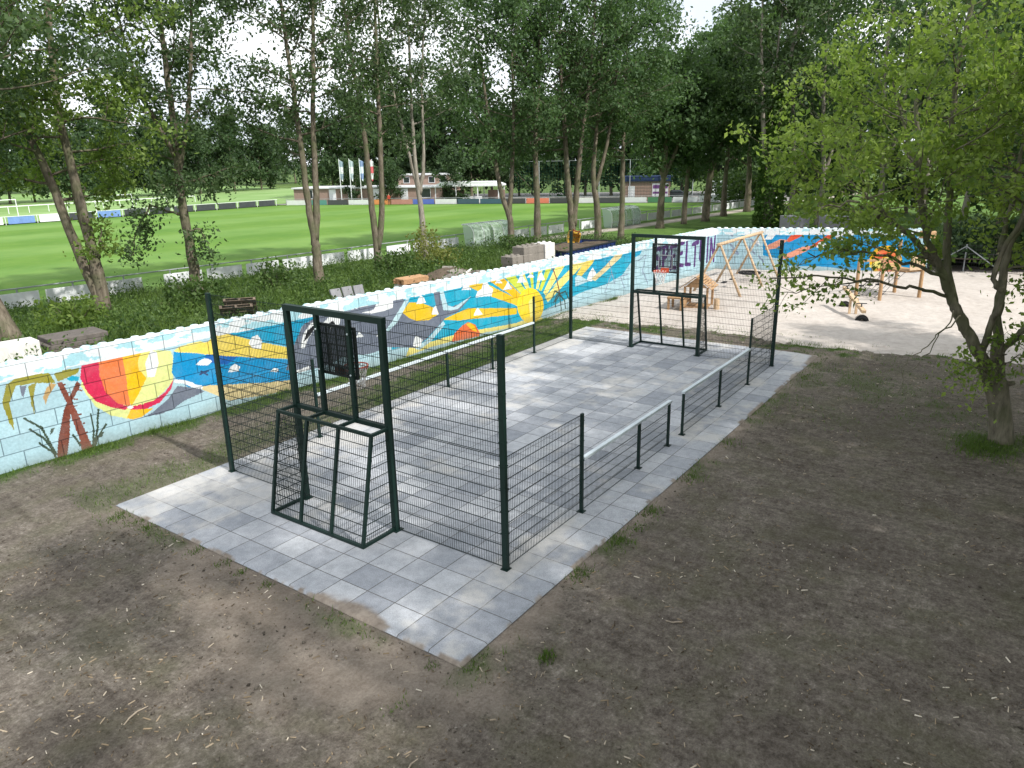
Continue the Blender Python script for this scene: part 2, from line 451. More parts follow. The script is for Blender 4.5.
# earth bank and lawn behind the wall
t = NT('weedy_bank'); p = t.pos(); ma = t.node('ShaderNodeAttribute', attribute_name='mask'); sp = t.node('ShaderNodeSeparateColor'); t.link(ma.outputs['Color'], sp.inputs[0])
n2 = t.noise(p, 1.3, 5, .65); n3 = t.noise(p, 9, 5, .75)
f = t.math('MULTIPLY_ADD', n3, .5, t.math('MULTIPLY', n2, .5))
ea = t.ramp(f, [(.36,(.055,.042,.032)),(.65,(.15,.12,.09))])
g = t.ramp(f, [(.36,(.05,.10,.02)),(.65,(.13,.22,.05))])
gg = t.ramp(f, [(.36,(.03,.055,.014)),(.65,(.08,.12,.03))])
pa = t.ramp(f, [(.36,(.33,.29,.24)),(.65,(.46,.42,.36))])
c = t.mix(sp.outputs[0], ea, gg); c = t.mix(sp.outputs[1], c, g); c = t.mix(sp.outputs[2], c, pa)
M['bank'] = t.fin(c, .95, .1, t.bump(n3, .5, .06))
xs = np.concatenate([np.arange(-25, 45, .4), np.arange(45, 130, 1.2)]); vs = np.linspace(0, 1, 80)
X, V_ = np.meshgrid(xs, vs)
yb = 34.3-.1*X
y0 = ywall(X)+.38
Y = y0 + V_*(yb-y0)
n = fbm(X*.45, Y*.45, 41)
lawn = sstep(40, 46, X + (n-.5)*6)
weed = sstep(.36, .5, n + .35*sstep(14.5, 19, Y)-.12)*(1-lawn)
path = sstep(42, 47, X)*sstep(1.0, .7, np.abs(yb-2.1-Y) + (n-.5)*.5)
grid_obj('grass_bank', X, Y, hbank(X, Y), M['bank'], (weed, lawn*(1-path), path))

# football pitch
t = NT('mown_pitch'); p = t.pos(); sx = t.node('ShaderNodeSeparateXYZ'); t.link(p, sx.inputs[0])
yy = t.math('MULTIPLY_ADD', sx.outputs[0], .1, sx.outputs[1])
st_ = t.math('SINE', t.math('MULTIPLY', yy, 2*PI/15.0))
st_ = t.math('MULTIPLY_ADD', t.math('MINIMUM', t.math('MAXIMUM', t.math('MULTIPLY', st_, 2.2), -1.0), 1.0), .5, .5)
n1 = t.noise(p, .12, 5, .6); n2 = t.noise(p, 1.2, 4, .6)
a = t.ramp(n1, [(.35,(.075,.165,.022)),(.65,(.11,.205,.03))]); bb = t.ramp(n1, [(.35,(.095,.19,.035)),(.65,(.14,.24,.055))])
c = t.mix(st_, a, bb); c = t.mix(t.math('MULTIPLY', t.ramp(n2, [(.5,0),(.75,1)]), .35), c, (.17,.24,.05))
M['pitch'] = t.fin(c, .9, .15, t.bump(n2, .2, .03))
b = MB(); b.add([(-90,43.2,.05),(101,24.3,.05),(96.5,35,.05),(71.5,97,.05),(-90,99,.05)], [(0,1,2,3,4)])
tag(b.build('football_pitch', M['pitch']), kind='structure')
# ground beyond the pitch: second field, yard
t = NT('far_field'); p = t.pos()
M['field2'] = t.fin(t.ramp(t.noise(p, .06, 4), [(.35,(.14,.24,.07)),(.7,(.24,.34,.14))]), .9, .1)
b = MB(); b.add([(-150,103,.0),(70,101,.0),(110,104,.0),(150,230,.0),(-150,230,.0)], [(0,1,2,3,4)])
tag(b.build('far_field', M['field2']), kind='structure')
t = NT('yard_paving'); p = t.pos()
M['yard'] = t.fin(t.ramp(t.noise(p, .4, 4), [(.35,(.20,.19,.18)),(.7,(.30,.29,.27))]), .9, .2)
b = MB(); b.add([(72.5,100.5,.02),(97.5,36.5,.02),(103,24,.02),(140,30,.02),(108,100.5,.02)], [(0,1,2,3,4)])
tag(b.build('paved_yard', M['yard']), kind='structure')

# pavement of the court
t = NT('concrete_tiles'); p = t.pos()
mp_ = t.node('ShaderNodeMapping'); mp_.inputs['Location'].default_value = (-PX0, -PY0, 0); t.link(p, mp_.inputs['Vector'])
br = t.node('ShaderNodeTexBrick', offset=0.0, squash=1.0); t.link(mp_.outputs[0], br.inputs['Vector'])
for k, v in (('Scale',1),('Brick Width',.6),('Row Height',.6),('Mortar Size',.009),('Mortar Smooth',.4),('Bias',-.1)): br.inputs[k].default_value = v
br.inputs['Color1'].default_value = (.275,.29,.318,1); br.inputs['Color2'].default_value = (.46,.47,.488,1); br.inputs['Mortar'].default_value = (.10,.095,.09,1)
n1 = t.noise(p, .55, 5, .65); n2 = t.noise(p, 6, 5, .7); n3 = t.noise(p, 60, 3, .7)
c = t.mix(1.0, br.outputs['Color'], t.ramp(n3, [(.3,.72),(.7,1.22)]), 'MULTIPLY')
c = t.mix(1.0, c, t.ramp(n2, [(.3,.82),(.7,1.14)]), 'MULTIPLY')
ma = t.node('ShaderNodeAttribute', attribute_name='mask'); sp = t.node('ShaderNodeSeparateColor'); t.link(ma.outputs['Color'], sp.inputs[0])
c = t.mix(t.math('MULTIPLY', sp.outputs[0], t.ramp(n2, [(.25,.35),(.6,1)])), c, t.ramp(n3, [(.3,(.41,.39,.36)),(.7,(.55,.53,.50))]))
c = t.mix(sp.outputs[2], c, t.mix(1.0, c, (.50,.54,.60), 'MULTIPLY'))
c = t.mix(sp.outputs[1], c, t.ramp(n2, [(.3,(.15,.12,.095)),(.7,(.30,.255,.21))]))
M['tiles'] = t.fin(c, .82, .3, t.bump(br.outputs['Fac'], -.8, .015, t.bump(br.outputs['Color'], .5, .02, t.bump(n3, .25, .006))))
xs = np.linspace(PX0, PX1, 385); ys = np.linspace(PY0, PY1, 181)
X, Y = np.meshgrid(xs, ys)
n = fbm(X*.8, Y*.8, 51); nf = fbm(X*3, Y*3, 52)
dust_and_sun = sstep(.50, .66, n*.65+nf*.35 + .16*np.exp(-((X+.6)/1.6)**2-((Y-5.6)/1.6)**2) + .10*sstep(6.2,7.6,Y) + .07*sstep(11,14.5,X) - .05)  # pale dust; near-left, left and far-end weighting paints the sunlit areas in
ed = np.minimum.reduce([X-PX0, PX1-X, Y-PY0, PY1-Y])
corner = .95*np.exp(-((X+2.3)/.5)**2-((Y-1.3)/1.0)**2) + .8*np.exp(-((X-16.9)/1.6)**2-((Y+.9)/.55)**2) + .35*np.exp(-((Y+.93)/.12)**2)*sstep(8,13,X) + 1.05*np.exp(-(ed/.11)**2)*sstep(.40,.62,.6*fbm(X*1.3,Y*1.3,58)+.4*fbm(X*5,Y*5,59))*((Y<1)|(X<PX0+.5)|(X>PX1-.5))
mud = sstep(.55, .85, corner + (nf-.5)*.5)
w1 = fbm(X*.62+20, Y*.62, 55, 3); w2 = fbm(X*2.1, Y*2.1, 56, 3); w3 = fbm(X*5, Y*5, 57, 2)
cen = np.exp(-((X-7)/5.2)**4-((Y-2.9)/3.3)**4)
wv_ = .55*w1+.30*w2+.15*w3 + .16*cen - .10*np.exp(-((X+.8)/1.8)**2-((Y-6.2)/2.0)**2) - .07*sstep(11.5,14.5,X) + .05*sstep(1.5,-.5,Y)
wet = 0*X
o = grid_obj('pavement', X, Y, .032 + .006*(fbm(X*.4,Y*.4,53)-.5) - .03*(ed < .001), M['tiles'], (dust_and_sun*.8, mud, wet))
MURAL=[
('olive',[(3.4,1.61),(3.54,1.98),(3.81,2.12),(4.43,2.05),(4.53,1.78),(4.08,1.9),(3.72,1.91),(3.54,1.57),(3.51,0.91),(3.44,1.13)]),
('olive',[(3.98,1.87),(4.14,1.88),(4.02,1.54),(3.98,1.15),(3.95,1.4)]),
('tan',[(4.43,1.81),(4.54,1.75),(4.34,1.54),(4.23,1.31),(4.23,1.54),(4.32,1.7)]),
('olive',[(4.52,2.0),(4.81,2.04),(5.11,2.01),(5.04,1.9),(4.59,1.8)]),
('grey',[(3.8,1.89),(3.95,1.88),(3.82,1.6)]),
('cyan',[(4.77,1.82),(4.91,1.87),(5.07,1.8),(5.0,1.71),(4.82,1.75)]),
('brown',[(4.98,1.72),(5.05,1.6),(4.77,1.23),(4.61,0.49),(4.42,-0.15),(4.22,-0.08),(4.34,0.41),(4.59,1.11),(4.74,1.35)]),
('brown2',[(4.56,1.78),(4.67,1.78),(4.81,1.22),(5.05,0.01),(4.99,-0.12),(4.8,-0.03),(4.8,0.26),(4.7,1.14)]),
('brown',[(4.59,1.69),(4.72,1.7)],0.03),
('brown',[(4.64,1.48),(4.77,1.49)],0.03),
('brown',[(4.68,1.23),(4.81,1.23)],0.03),
('brown',[(4.74,1.13),(4.88,1.13)],0.03),
('brown',[(4.8,0.89),(4.93,0.89)],0.03),
('brown',[(4.83,0.65),(4.97,0.66)],0.03),
('brown',[(4.87,0.41),(5.0,0.42)],0.03),
('brown',[(4.9,0.17),(5.03,0.18)],0.03),
('brown2',[(4.94,1.52),(5.05,1.46)],0.03),
('brown2',[(4.81,1.33),(4.92,1.28)],0.03),
('brown2',[(4.67,1.14),(4.78,1.09)],0.03),
('brown2',[(4.59,0.95),(4.7,0.89)],0.03),
('brown2',[(4.53,0.74),(4.64,0.69)],0.03),
('brown2',[(4.45,0.54),(4.56,0.49)],0.03),
('brown2',[(4.38,0.34),(4.49,0.28)],0.03),
('brown2',[(4.33,0.13),(4.43,0.08)],0.03),
('leaf',[(3.75,1.14),(4.06,0.83),(4.24,0.11)],0.05),
('leaf',[(3.81,0.85),(4.06,0.58),(4.24,0.11)],0.05),
('leaf',[(3.95,0.48),(4.18,0.18),(4.23,-0.0)],0.05),
('leaf',[(5.15,0.84),(5.15,0.44),(5.05,-0.02)],0.05),
('leaf',[(5.34,0.9),(5.23,0.42),(5.07,-0.03)],0.05),
('leaf',[(5.45,0.49),(5.22,0.24),(5.04,-0.11)],0.05),
('leaf',[(4.67,0.45),(4.79,0.15)],0.05),
('leaf',[(4.19,0.6),(4.25,0.75),(4.33,0.75),(4.26,0.63)]),
('leaf',[(5.21,0.19),(5.29,0.33),(5.37,0.3),(5.29,0.19)]),
('lime',[(6.89,2.06),(7.36,1.96),(7.41,1.67),(7.29,1.15),(6.99,0.91),(6.67,0.75),(6.09,0.69),(5.97,0.47),(5.59,0.68),(5.28,1.02),(5.04,1.57),(5.13,1.8),(6.29,1.52)]),
('crimson',[(5.15,2.06),(5.56,2.07),(5.51,1.71),(5.59,1.29),(5.8,0.94),(6.11,0.74),(5.93,0.72),(5.63,0.88),(5.3,1.14),(5.13,1.48),(5.07,1.76)]),
('orange',[(5.55,2.06),(6.14,2.08),(6.13,1.56),(6.1,1.1),(6.1,0.76),(5.8,0.94),(5.59,1.29),(5.51,1.71)]),
('amber',[(6.13,2.07),(6.63,2.08),(6.49,1.87),(6.48,1.64),(6.61,1.38),(6.31,0.98),(6.11,0.75),(6.1,1.16),(6.13,1.56)]),
('pale',[(6.6,2.08),(6.85,2.07),(6.68,1.83),(6.65,1.42),(6.47,1.63),(6.47,1.88)]),
('white',[(6.83,2.06),(6.97,2.0),(6.98,1.7),(6.83,1.37),(6.63,1.4),(6.65,1.78)]),
('crimson',[(7.32,1.2),(7.19,0.93),(6.84,0.66),(6.41,0.58),(6.07,0.67),(6.15,0.75),(6.67,0.75),(7.04,0.91)]),
('amber',[(5.95,0.49),(6.09,0.68),(6.65,0.56),(6.32,0.41),(6.1,0.41)]),
('white',[(6.0,0.77),(6.11,0.8),(6.18,0.72),(6.09,0.69)]),
('grey',[(6.62,0.46),(7.08,0.7),(7.37,0.98),(7.99,0.75),(8.11,0.64),(7.48,0.53),(7.15,0.38),(6.78,0.36),(6.38,0.4)]),
('sand',[(7.42,1.09),(7.72,0.91),(9.95,0.5),(10.93,0.33),(10.89,-0.01),(9.89,0.06),(8.79,0.19),(8.04,0.72)]),
('sea',[(7.44,1.93),(8.28,1.7),(9.6,1.32),(10.88,0.92),(10.87,0.3),(9.94,0.44),(8.29,0.77),(7.66,0.87),(7.37,1.18),(7.3,1.39)]),
('deep',[(8.29,1.65),(9.26,1.38),(8.88,1.23),(8.31,1.42)]),
('pale',[(7.43,1.94),(7.66,2.03),(8.19,2.04),(8.34,1.95),(8.3,1.65),(7.49,1.9)]),
('yellow',[(7.57,2.0),(8.4,1.97),(8.73,2.21),(9.23,2.02),(9.8,1.73),(10.91,1.3),(10.87,0.95),(9.55,1.29),(8.57,1.57),(7.87,1.81),(7.55,1.91)]),
('sea2',[(9.03,2.07),(9.85,2.11),(10.81,2.12),(11.63,2.13),(11.98,2.07),(11.39,1.85),(11.12,1.35),(10.85,1.35),(9.8,1.73)]),
('white',[(7.96,1.42),(8.1,1.52),(8.25,1.56),(8.36,1.52),(8.47,1.42),(8.31,1.34)]),
('white',[(8.86,1.0),(9.0,1.16),(9.12,1.2),(9.26,1.08),(9.2,0.96)]),
('white',[(10.19,0.73),(10.32,0.81),(10.48,0.74),(10.41,0.65)]),
('white',[(9.7,1.52),(9.61,1.69),(9.74,1.86),(9.91,1.87),(10.05,1.7),(9.99,1.46)]),
('white',[(7.65,0.93),(7.68,1.03),(7.8,0.98),(7.93,0.85)]),
('navy',[(8.05,1.15),(8.29,1.18)],0.05),
('navy',[(8.1,1.22),(8.25,1.08)],0.05),
('white',[(7.36,1.12),(7.56,1.04),(7.79,0.89),(8.03,0.78)],0.1),
('pale',[(15.43,0.03),(15.63,0.34),(18.08,0.36),(19.87,0.26),(23.31,0.08),(23.31,-0.21),(21.58,0.0),(19.4,0.13),(16.66,0.14)]),
('cyan',[(14.74,2.2),(15.69,2.15),(16.89,2.14),(18.61,2.11),(20.54,2.22),(23.2,2.25),(29.07,2.16),(31.47,2.1),(29.83,1.04),(28.25,0.78),(26.6,0.74),(25.2,0.59),(23.46,0.36),(21.58,0.14),(19.29,0.29),(17.77,0.35),(16.67,0.34),(14.84,0.43)]),
('gold',[(15.38,1.62),(15.76,1.92),(16.39,1.79),(17.04,1.46),(17.17,1.26),(16.91,1.05),(16.16,1.16),(15.71,1.33)]),
('gold',[(17.31,1.04),(18.67,1.23),(21.6,0.76),(21.59,0.51),(18.11,0.86)]),
('gold',[(18.61,2.08),(19.44,2.17),(21.73,1.09),(21.64,0.84),(19.92,1.52)]),
('amber',[(19.9,2.12),(20.75,2.13),(21.99,1.21),(21.8,1.02)]),
('lime2',[(20.87,2.12),(21.49,2.15),(22.26,1.36),(21.99,1.23)]),
('pale',[(21.74,2.15),(22.12,2.15),(22.49,1.42),(22.28,1.39)]),
('lime2',[(22.46,2.15),(22.72,2.15),(22.75,1.42),(22.59,1.44)]),
('pale',[(23.1,2.14),(23.39,2.15),(23.06,1.32),(22.91,1.36)]),
('lime2',[(23.64,2.17),(24.09,2.18),(23.27,1.21),(23.11,1.3)]),
('pale',[(24.32,2.12),(25.05,2.13),(23.6,0.97),(23.41,1.14)]),
('pale',[(25.2,1.77),(26.17,2.12),(26.73,2.11),(23.74,0.67),(23.53,0.92)]),
('pale',[(24.02,1.27),(25.44,1.9),(25.54,1.6),(23.68,1.2)]),
('pale',[(25.5,2.1),(26.06,2.28),(26.74,2.24),(25.68,1.82)]),
('yellow',[(26.64,2.16),(27.51,2.22),(27.16,1.9),(26.26,1.43),(25.87,1.56)]),
('sea2',[(27.5,2.17),(29.18,2.24),(28.72,1.86),(27.71,1.42),(27.22,1.57),(26.45,1.31),(27.02,1.79)]),
('white',[(26.72,1.21),(26.92,1.52),(27.21,1.74),(27.64,1.3),(27.13,1.11)]),
('tan2',[(29.23,2.3),(30.0,2.26),(29.67,1.91),(28.32,1.4),(27.42,1.07),(27.11,1.23),(28.31,1.69),(29.13,2.09)]),
('sea2',[(30.0,2.22),(31.89,2.22),(31.47,1.84),(30.25,1.67),(29.86,1.96)]),
('paleblue',[(25.79,1.46),(26.07,1.53),(26.93,1.15),(25.8,1.04)]),
('sun',[(23.43,0.57),(23.41,0.41),(23.33,0.26),(23.22,0.13),(23.07,0.04),(22.89,-0.02),(22.7,-0.04),(22.49,-0.02),(22.29,0.03),(22.1,0.12),(21.94,0.24),(21.8,0.38),(21.7,0.54),(21.64,0.7),(21.63,0.86),(21.65,1.02),(21.72,1.16),(21.83,1.28),(21.97,1.38),(22.13,1.44),(22.32,1.47),(22.52,1.46),(22.72,1.41),(22.91,1.33),(23.09,1.21),(23.23,1.07),(23.34,0.92),(23.41,0.75)]),
('pale',[(22.38,0.87),(22.58,1.0),(22.91,0.7),(22.77,0.31),(22.5,0.19)]),
('brown2',[(24.03,2.2),(24.39,1.57),(24.61,0.9)],0.07),
('leaf',[(24.61,0.9),(24.24,1.08),(24.1,0.85)],0.07),
('leaf',[(24.61,0.9),(25.05,0.95),(25.28,0.58)],0.07),
('leaf',[(24.61,0.86),(24.31,0.65),(24.28,0.35)],0.07),
('leaf',[(24.61,0.86),(24.68,0.42),(24.72,0.13)],0.07),
('leaf',[(24.61,0.86),(24.98,0.54),(25.05,0.18)],0.07),
('leaf',[(24.61,0.9),(24.39,0.85),(24.17,0.58)],0.07),
('orange2',[(17.73,0.12),(17.88,0.4),(18.31,0.62),(18.64,0.71),(19.05,0.54),(19.31,0.14),(19.26,0.04),(18.5,0.07)]),
('amber',[(18.53,0.65),(18.77,0.66),(19.02,0.49),(19.15,0.23),(18.84,0.37)]),
('grey',[(10.71,0.65),(11.07,1.35),(11.45,1.89),(12.09,2.09),(12.86,2.19),(14.4,2.2),(15.45,2.18),(15.57,1.99),(15.38,1.64),(15.7,1.37),(16.07,1.2),(16.64,1.14),(17.13,1.27),(17.0,1.59),(16.91,2.18),(17.24,2.17),(17.26,1.82),(17.43,1.41),(18.14,1.46),(18.91,1.67),(18.12,1.18),(17.51,1.1),(17.1,0.84),(16.49,0.49),(15.9,0.26),(14.68,0.55),(13.9,0.47),(12.89,0.62),(12.29,0.48),(11.54,0.46)]),
('paleblue',[(17.23,2.09),(17.43,2.09),(17.59,1.51),(17.93,1.39),(18.91,1.68),(18.14,1.3),(17.73,1.3),(17.38,1.38)]),
('paleblue',[(14.64,1.15),(14.92,1.37),(15.71,2.15),(15.79,2.04),(15.18,1.32),(14.72,1.07)]),
('paleblue',[(15.9,0.24),(16.49,0.45),(17.35,0.98),(17.44,0.85),(16.67,0.34),(16.08,0.14)]),
('white',[(11.3,1.2),(11.41,1.6),(11.73,1.9),(11.93,1.93),(11.91,1.75),(11.58,1.44),(11.43,1.18)]),
('black',[(11.4,1.37),(11.58,1.69),(11.88,1.84),(11.85,1.7),(11.58,1.46)]),
('white',[(12.16,1.82),(12.44,1.99),(12.85,1.86),(12.78,1.67),(12.43,1.59)]),
('black',[(12.32,1.75),(12.56,1.84),(12.62,1.7),(12.38,1.63)]),
('white',[(11.01,0.55),(11.52,0.6),(11.56,0.49),(11.15,0.46)]),
('white',[(13.7,1.89),(14.19,1.91),(14.37,2.14),(15.06,2.22),(15.02,1.86),(14.59,1.79),(14.09,1.8)]),
('white',[(13.38,1.12),(13.54,1.31),(13.7,1.1)]),
('white',[(14.22,1.0),(14.36,1.16),(14.52,0.97)]),
('white',[(16.07,1.8),(16.18,1.98),(16.32,2.08),(16.46,1.96),(16.55,1.77)]),
('white',[(16.76,1.31),(16.87,1.52),(17.0,1.61),(17.12,1.25)]),
('white',[(18.37,1.97),(18.5,2.11),(18.72,2.09),(18.9,1.89)]),
('white',[(19.11,1.58),(19.25,1.8),(19.48,1.85),(19.6,2.1),(19.81,2.11),(19.94,1.89),(20.17,1.75),(20.06,1.49)]),
('white',[(20.26,1.96),(20.47,2.12),(20.74,1.89)]),
('white',[(20.73,1.61),(20.94,1.78),(21.07,1.95),(21.19,1.75),(21.34,1.57)]),
('white',[(21.65,1.79),(21.82,1.99),(21.96,2.12),(22.11,1.92),(22.29,1.72)]),
('white',[(22.3,1.91),(22.56,2.07),(22.82,1.86)]),
('white',[(22.97,1.7),(23.13,1.9),(23.28,2.03),(23.55,1.65)]),
('white',[(18.96,0.89),(19.1,1.08),(19.24,1.17),(19.51,0.85)]),
('white',[(15.8,0.34),(15.89,0.6),(16.0,0.7),(16.15,0.59),(16.28,0.48),(16.16,0.27)]),
('grey2',[(28.59,1.88),(29.16,0.69)],0.06),
('grey2',[(31.76,1.13),(32.42,0.24)],0.06),
('grey2',[(30.08,0.37),(29.68,1.0),(30.33,1.01)],0.06),
('grey2',[(28.29,0.44),(28.82,1.2)],0.06),
('grey2',[(31.34,1.57),(32.11,1.78),(31.78,0.83)],0.06),
('cyan',[(41.35,2.36),(42.06,2.48),(42.77,2.49),(43.06,2.14),(42.2,1.96),(41.76,2.05)]),
('white',[(42.35,1.86),(42.88,1.73),(42.99,1.49),(42.67,1.62)]),
('grey2',[(41.08,2.36),(41.38,1.99),(41.44,2.3)],0.1),
('grey2',[(41.3,1.51),(41.8,0.97)],0.1),
('grey2',[(41.43,1.22),(41.55,1.0),(41.78,0.94)],0.1),
('grey2',[(42.36,1.35),(42.71,0.95)],0.1),
('grey2',[(42.94,0.84),(43.24,0.5)],0.1),
('grey2',[(42.43,1.8),(42.84,1.46)],0.1),
('sea',[(43.42,2.38),(44.62,2.4),(46.89,2.37),(51.18,2.35),(51.79,0.07),(47.87,0.11),(46.68,0.26),(44.71,0.3),(44.35,0.57),(43.86,0.72),(43.19,0.89),(43.12,1.84)]),
('white',[(43.21,1.8),(43.43,2.25),(43.79,2.07),(43.6,1.8)]),
('red',[(44.38,1.72),(44.84,2.33),(45.57,2.37),(45.13,1.94),(44.56,1.65)]),
('salmon',[(43.27,1.19),(43.41,1.48),(44.07,1.83),(44.5,1.76),(43.86,1.29)]),
('salmon',[(44.23,0.68),(44.32,0.9),(45.3,1.39),(45.85,1.46),(45.58,1.16),(44.76,0.76)]),
('red',[(45.81,1.46),(46.2,1.77),(46.9,2.29),(47.84,2.31),(47.76,2.11),(47.01,2.01),(46.54,1.67),(45.66,1.22)]),
('white',[(46.05,1.37),(46.17,1.64),(46.33,1.72),(46.63,1.51),(46.41,1.31)]),
('white',[(47.0,1.91),(47.12,2.13),(47.31,2.16),(47.5,1.87),(47.33,1.74)]),
('paleblue',[(43.55,0.76),(44.34,0.68),(44.76,0.23),(43.61,0.03)]),
('amber',[(50.67,0.65),(50.68,0.46),(50.64,0.27),(50.56,0.1),(50.44,-0.04),(50.29,-0.15),(50.12,-0.22),(49.93,-0.24),(49.74,-0.22),(49.55,-0.16),(49.37,-0.06),(49.22,0.08),(49.1,0.25),(49.01,0.43),(48.97,0.63),(48.97,0.83),(49.01,1.01),(49.1,1.18),(49.22,1.32),(49.36,1.42),(49.54,1.49),(49.72,1.51),(49.91,1.49),(50.1,1.43),(50.27,1.33),(50.42,1.19),(50.54,1.03),(50.63,0.85)]),
('orange',[(50.47,0.65),(50.47,0.5),(50.44,0.36),(50.38,0.23),(50.29,0.12),(50.18,0.04),(50.05,-0.01),(49.91,-0.03),(49.76,-0.02),(49.61,0.03),(49.48,0.11),(49.37,0.22),(49.27,0.34),(49.21,0.48),(49.17,0.63),(49.17,0.78),(49.21,0.92),(49.27,1.05),(49.36,1.16),(49.47,1.24),(49.61,1.29),(49.75,1.31),(49.89,1.29),(50.04,1.24),(50.17,1.17),(50.28,1.06),(50.37,0.94),(50.44,0.8)]),
('red',[(50.27,0.65),(50.27,0.54),(50.25,0.45),(50.21,0.36),(50.15,0.29),(50.07,0.23),(49.98,0.19),(49.88,0.18),(49.78,0.19),(49.68,0.22),(49.59,0.28),(49.51,0.35),(49.45,0.44),(49.4,0.53),(49.38,0.64),(49.38,0.74),(49.4,0.84),(49.44,0.92),(49.51,1.0),(49.58,1.05),(49.67,1.09),(49.77,1.1),(49.87,1.09),(49.97,1.06),(50.06,1.0),(50.14,0.93),(50.2,0.85),(50.25,0.75)]),
('amber',[(50.07,0.64),(50.07,0.59),(50.06,0.54),(50.03,0.49),(50.0,0.45),(49.96,0.42),(49.91,0.4),(49.86,0.39),(49.8,0.4),(49.75,0.41),(49.7,0.44),(49.65,0.48),(49.62,0.53),(49.6,0.58),(49.58,0.64),(49.58,0.69),(49.59,0.75),(49.62,0.8),(49.65,0.84),(49.69,0.87),(49.74,0.88),(49.8,0.89),(49.85,0.89),(49.9,0.87),(49.95,0.84),(50.0,0.8),(50.03,0.75),(50.06,0.7)]),
('pale',[(48.93,0.29),(49.3,0.61),(49.92,0.88),(50.56,0.93),(50.62,0.41),(49.51,0.21)]),
('salmon',[(49.48,0.48),(49.77,0.79),(50.49,0.84),(50.53,0.54)])]
# ------------------------------------------------------------------ mural wall
COL = dict(olive=(150,145,45), tan=(200,165,110), grey=(112,120,136), cyan=(20,168,200), brown=(118,62,46), brown2=(132,70,54), leaf=(60,78,62),
 lime=(226,232,150), crimson=(214,42,84), orange=(244,128,70), amber=(246,190,20), pale=(246,232,130), white=(240,243,243), sand=(224,204,150),
 sea=(0,148,206), sea2=(20,160,200), deep=(14,100,182), yellow=(240,214,96), navy=(20,60,110), gold=(238,196,34), lime2=(206,218,72),
 tan2=(226,210,160), paleblue=(190,220,228), sun=(250,216,44), orange2=(236,108,44), black=(22,24,28), grey2=(140,156,178), red=(226,84,46), salmon=(238,160,130), purple=(86,44,118))
UTOT = float(WCUM[-1]); DU = .018; DV = .02; VB = -.2; VT = 2.4
nu = int(UTOT/DU); nv = int(round((VT-VB)/DV))
uc = (np.arange(nu)+.5)*UTOT/nu; vc = VB + (np.arange(nv)+.5)*DV
base = np.array(rgb(178,212,222)); img = np.ones((nv, nu, 3))*base
UU, VV = np.meshgrid(uc, vc)
wob = .02*(fbm(UU*3, VV*3, 61)-.5)*2
def paint(mask_box, mask, col): img[mask_box][mask] = lin(tuple(c/255 for c in COL[col]))
def fill(col, pts):
    P_ = np.array(pts, float); u0, v0 = P_.min(0); u1, v1 = P_.max(0)
    i0, i1 = np.searchsorted(uc, (u0-.05, u1+.05)); j0, j1 = np.searchsorted(vc, (v0-.05, v1+.05))
    if i1 <= i0 or j1 <= j0: return
    bx = (slice(j0,j1), slice(i0,i1)); x = UU[bx]+wob[bx]; y = VV[bx]+wob[bx]*.7
    ins = np.zeros(x.shape, bool); n = len(P_)
    for i in range(n):
        xa, ya = P_[i]; xb, yb_ = P_[(i+1) % n]
        if ya == yb_: continue
        cnd = (ya > y) != (yb_ > y)
        ins ^= cnd & (x < (xb-xa)*(y-ya)/(yb_-ya)+xa)
    paint(bx, ins, col)
def stroke(col, pts, wd):
    for (xa, ya), (xb, yb_) in zip(pts[:-1], pts[1:]):
        u0, u1 = min(xa,xb)-wd, max(xa,xb)+wd; v0, v1 = min(ya,yb_)-wd, max(ya,yb_)+wd
        i0, i1 = np.searchsorted(uc, (u0,u1)); j0, j1 = np.searchsorted(vc, (v0,v1))
        if i1 <= i0 or j1 <= j0: continue
        bx = (slice(j0,j1), slice(i0,i1)); x = UU[bx]+wob[bx]; y = VV[bx]+wob[bx]
        dx, dy = xb-xa, yb_-ya; L2 = dx*dx+dy*dy+1e-9
        tt = np.clip(((x-xa)*dx+(y-ya)*dy)/L2, 0, 1)
        paint(bx, np.hypot(x-xa-tt*dx, y-ya-tt*dy) < wd/2, col)
for e in MURAL:
    if len(e) == 3: stroke(*e)
    else: fill(*e)
# graffiti lettering, tall spiky capitals
GL = {'S':[[(.9,.92),(.45,1),(.1,.8),(.25,.58),(.75,.45),(.9,.22),(.5,0),(.02,.1)]],
 'P':[[(.15,-.1),(.15,1.05)],[(.0,.98),(.6,1),(.92,.76),(.55,.5),(.15,.47)]],
 'E':[[(.15,-.05),(.15,1.05)],[(.05,1),(.95,1.04)],[(.15,.52),(.75,.56)],[(.05,0),(.98,-.06)]],
 'L':[[(.2,1.12),(.2,0)],[(.1,0),(.95,-.08)]],
 'T':[[(-.05,1),(1.05,1.06)],[(.5,1.05),(.5,-.12)]],
 'U':[[(.12,1.1),(.12,.15),(.5,-.05),(.88,.15),(.88,1.1)]],
 'I':[[(.5,1.15),(.5,-.1)]], 'N':[[(.1,-.12),(.1,1.1)],[(.1,1.05),(.9,-.02)],[(.9,-.1),(.9,1.18)]]}
gx = 33.0
for ch in 'SPEELTUIN':
    wch = .40 if ch == 'I' else .78
    bot = .88 - .03*(gx-33) + .04*math.sin(gx*5); top = bot+1.12+.05*math.sin(gx*3)
    for s_ in GL[ch]:
        stroke('purple', [(gx+.10+p[0]*wch*.8, bot+.06+p[1]*(top-bot)*1.05) for p in s_], .06)
        stroke('grey2', [(gx-.09+p[0]*wch*.9, bot-.05+p[1]*(top-bot)) for p in s_], .05)
        stroke('purple', [(gx+p[0]*wch*.86, bot+p[1]*(top-bot)) for p in s_], .21)
    gx += wch+.1
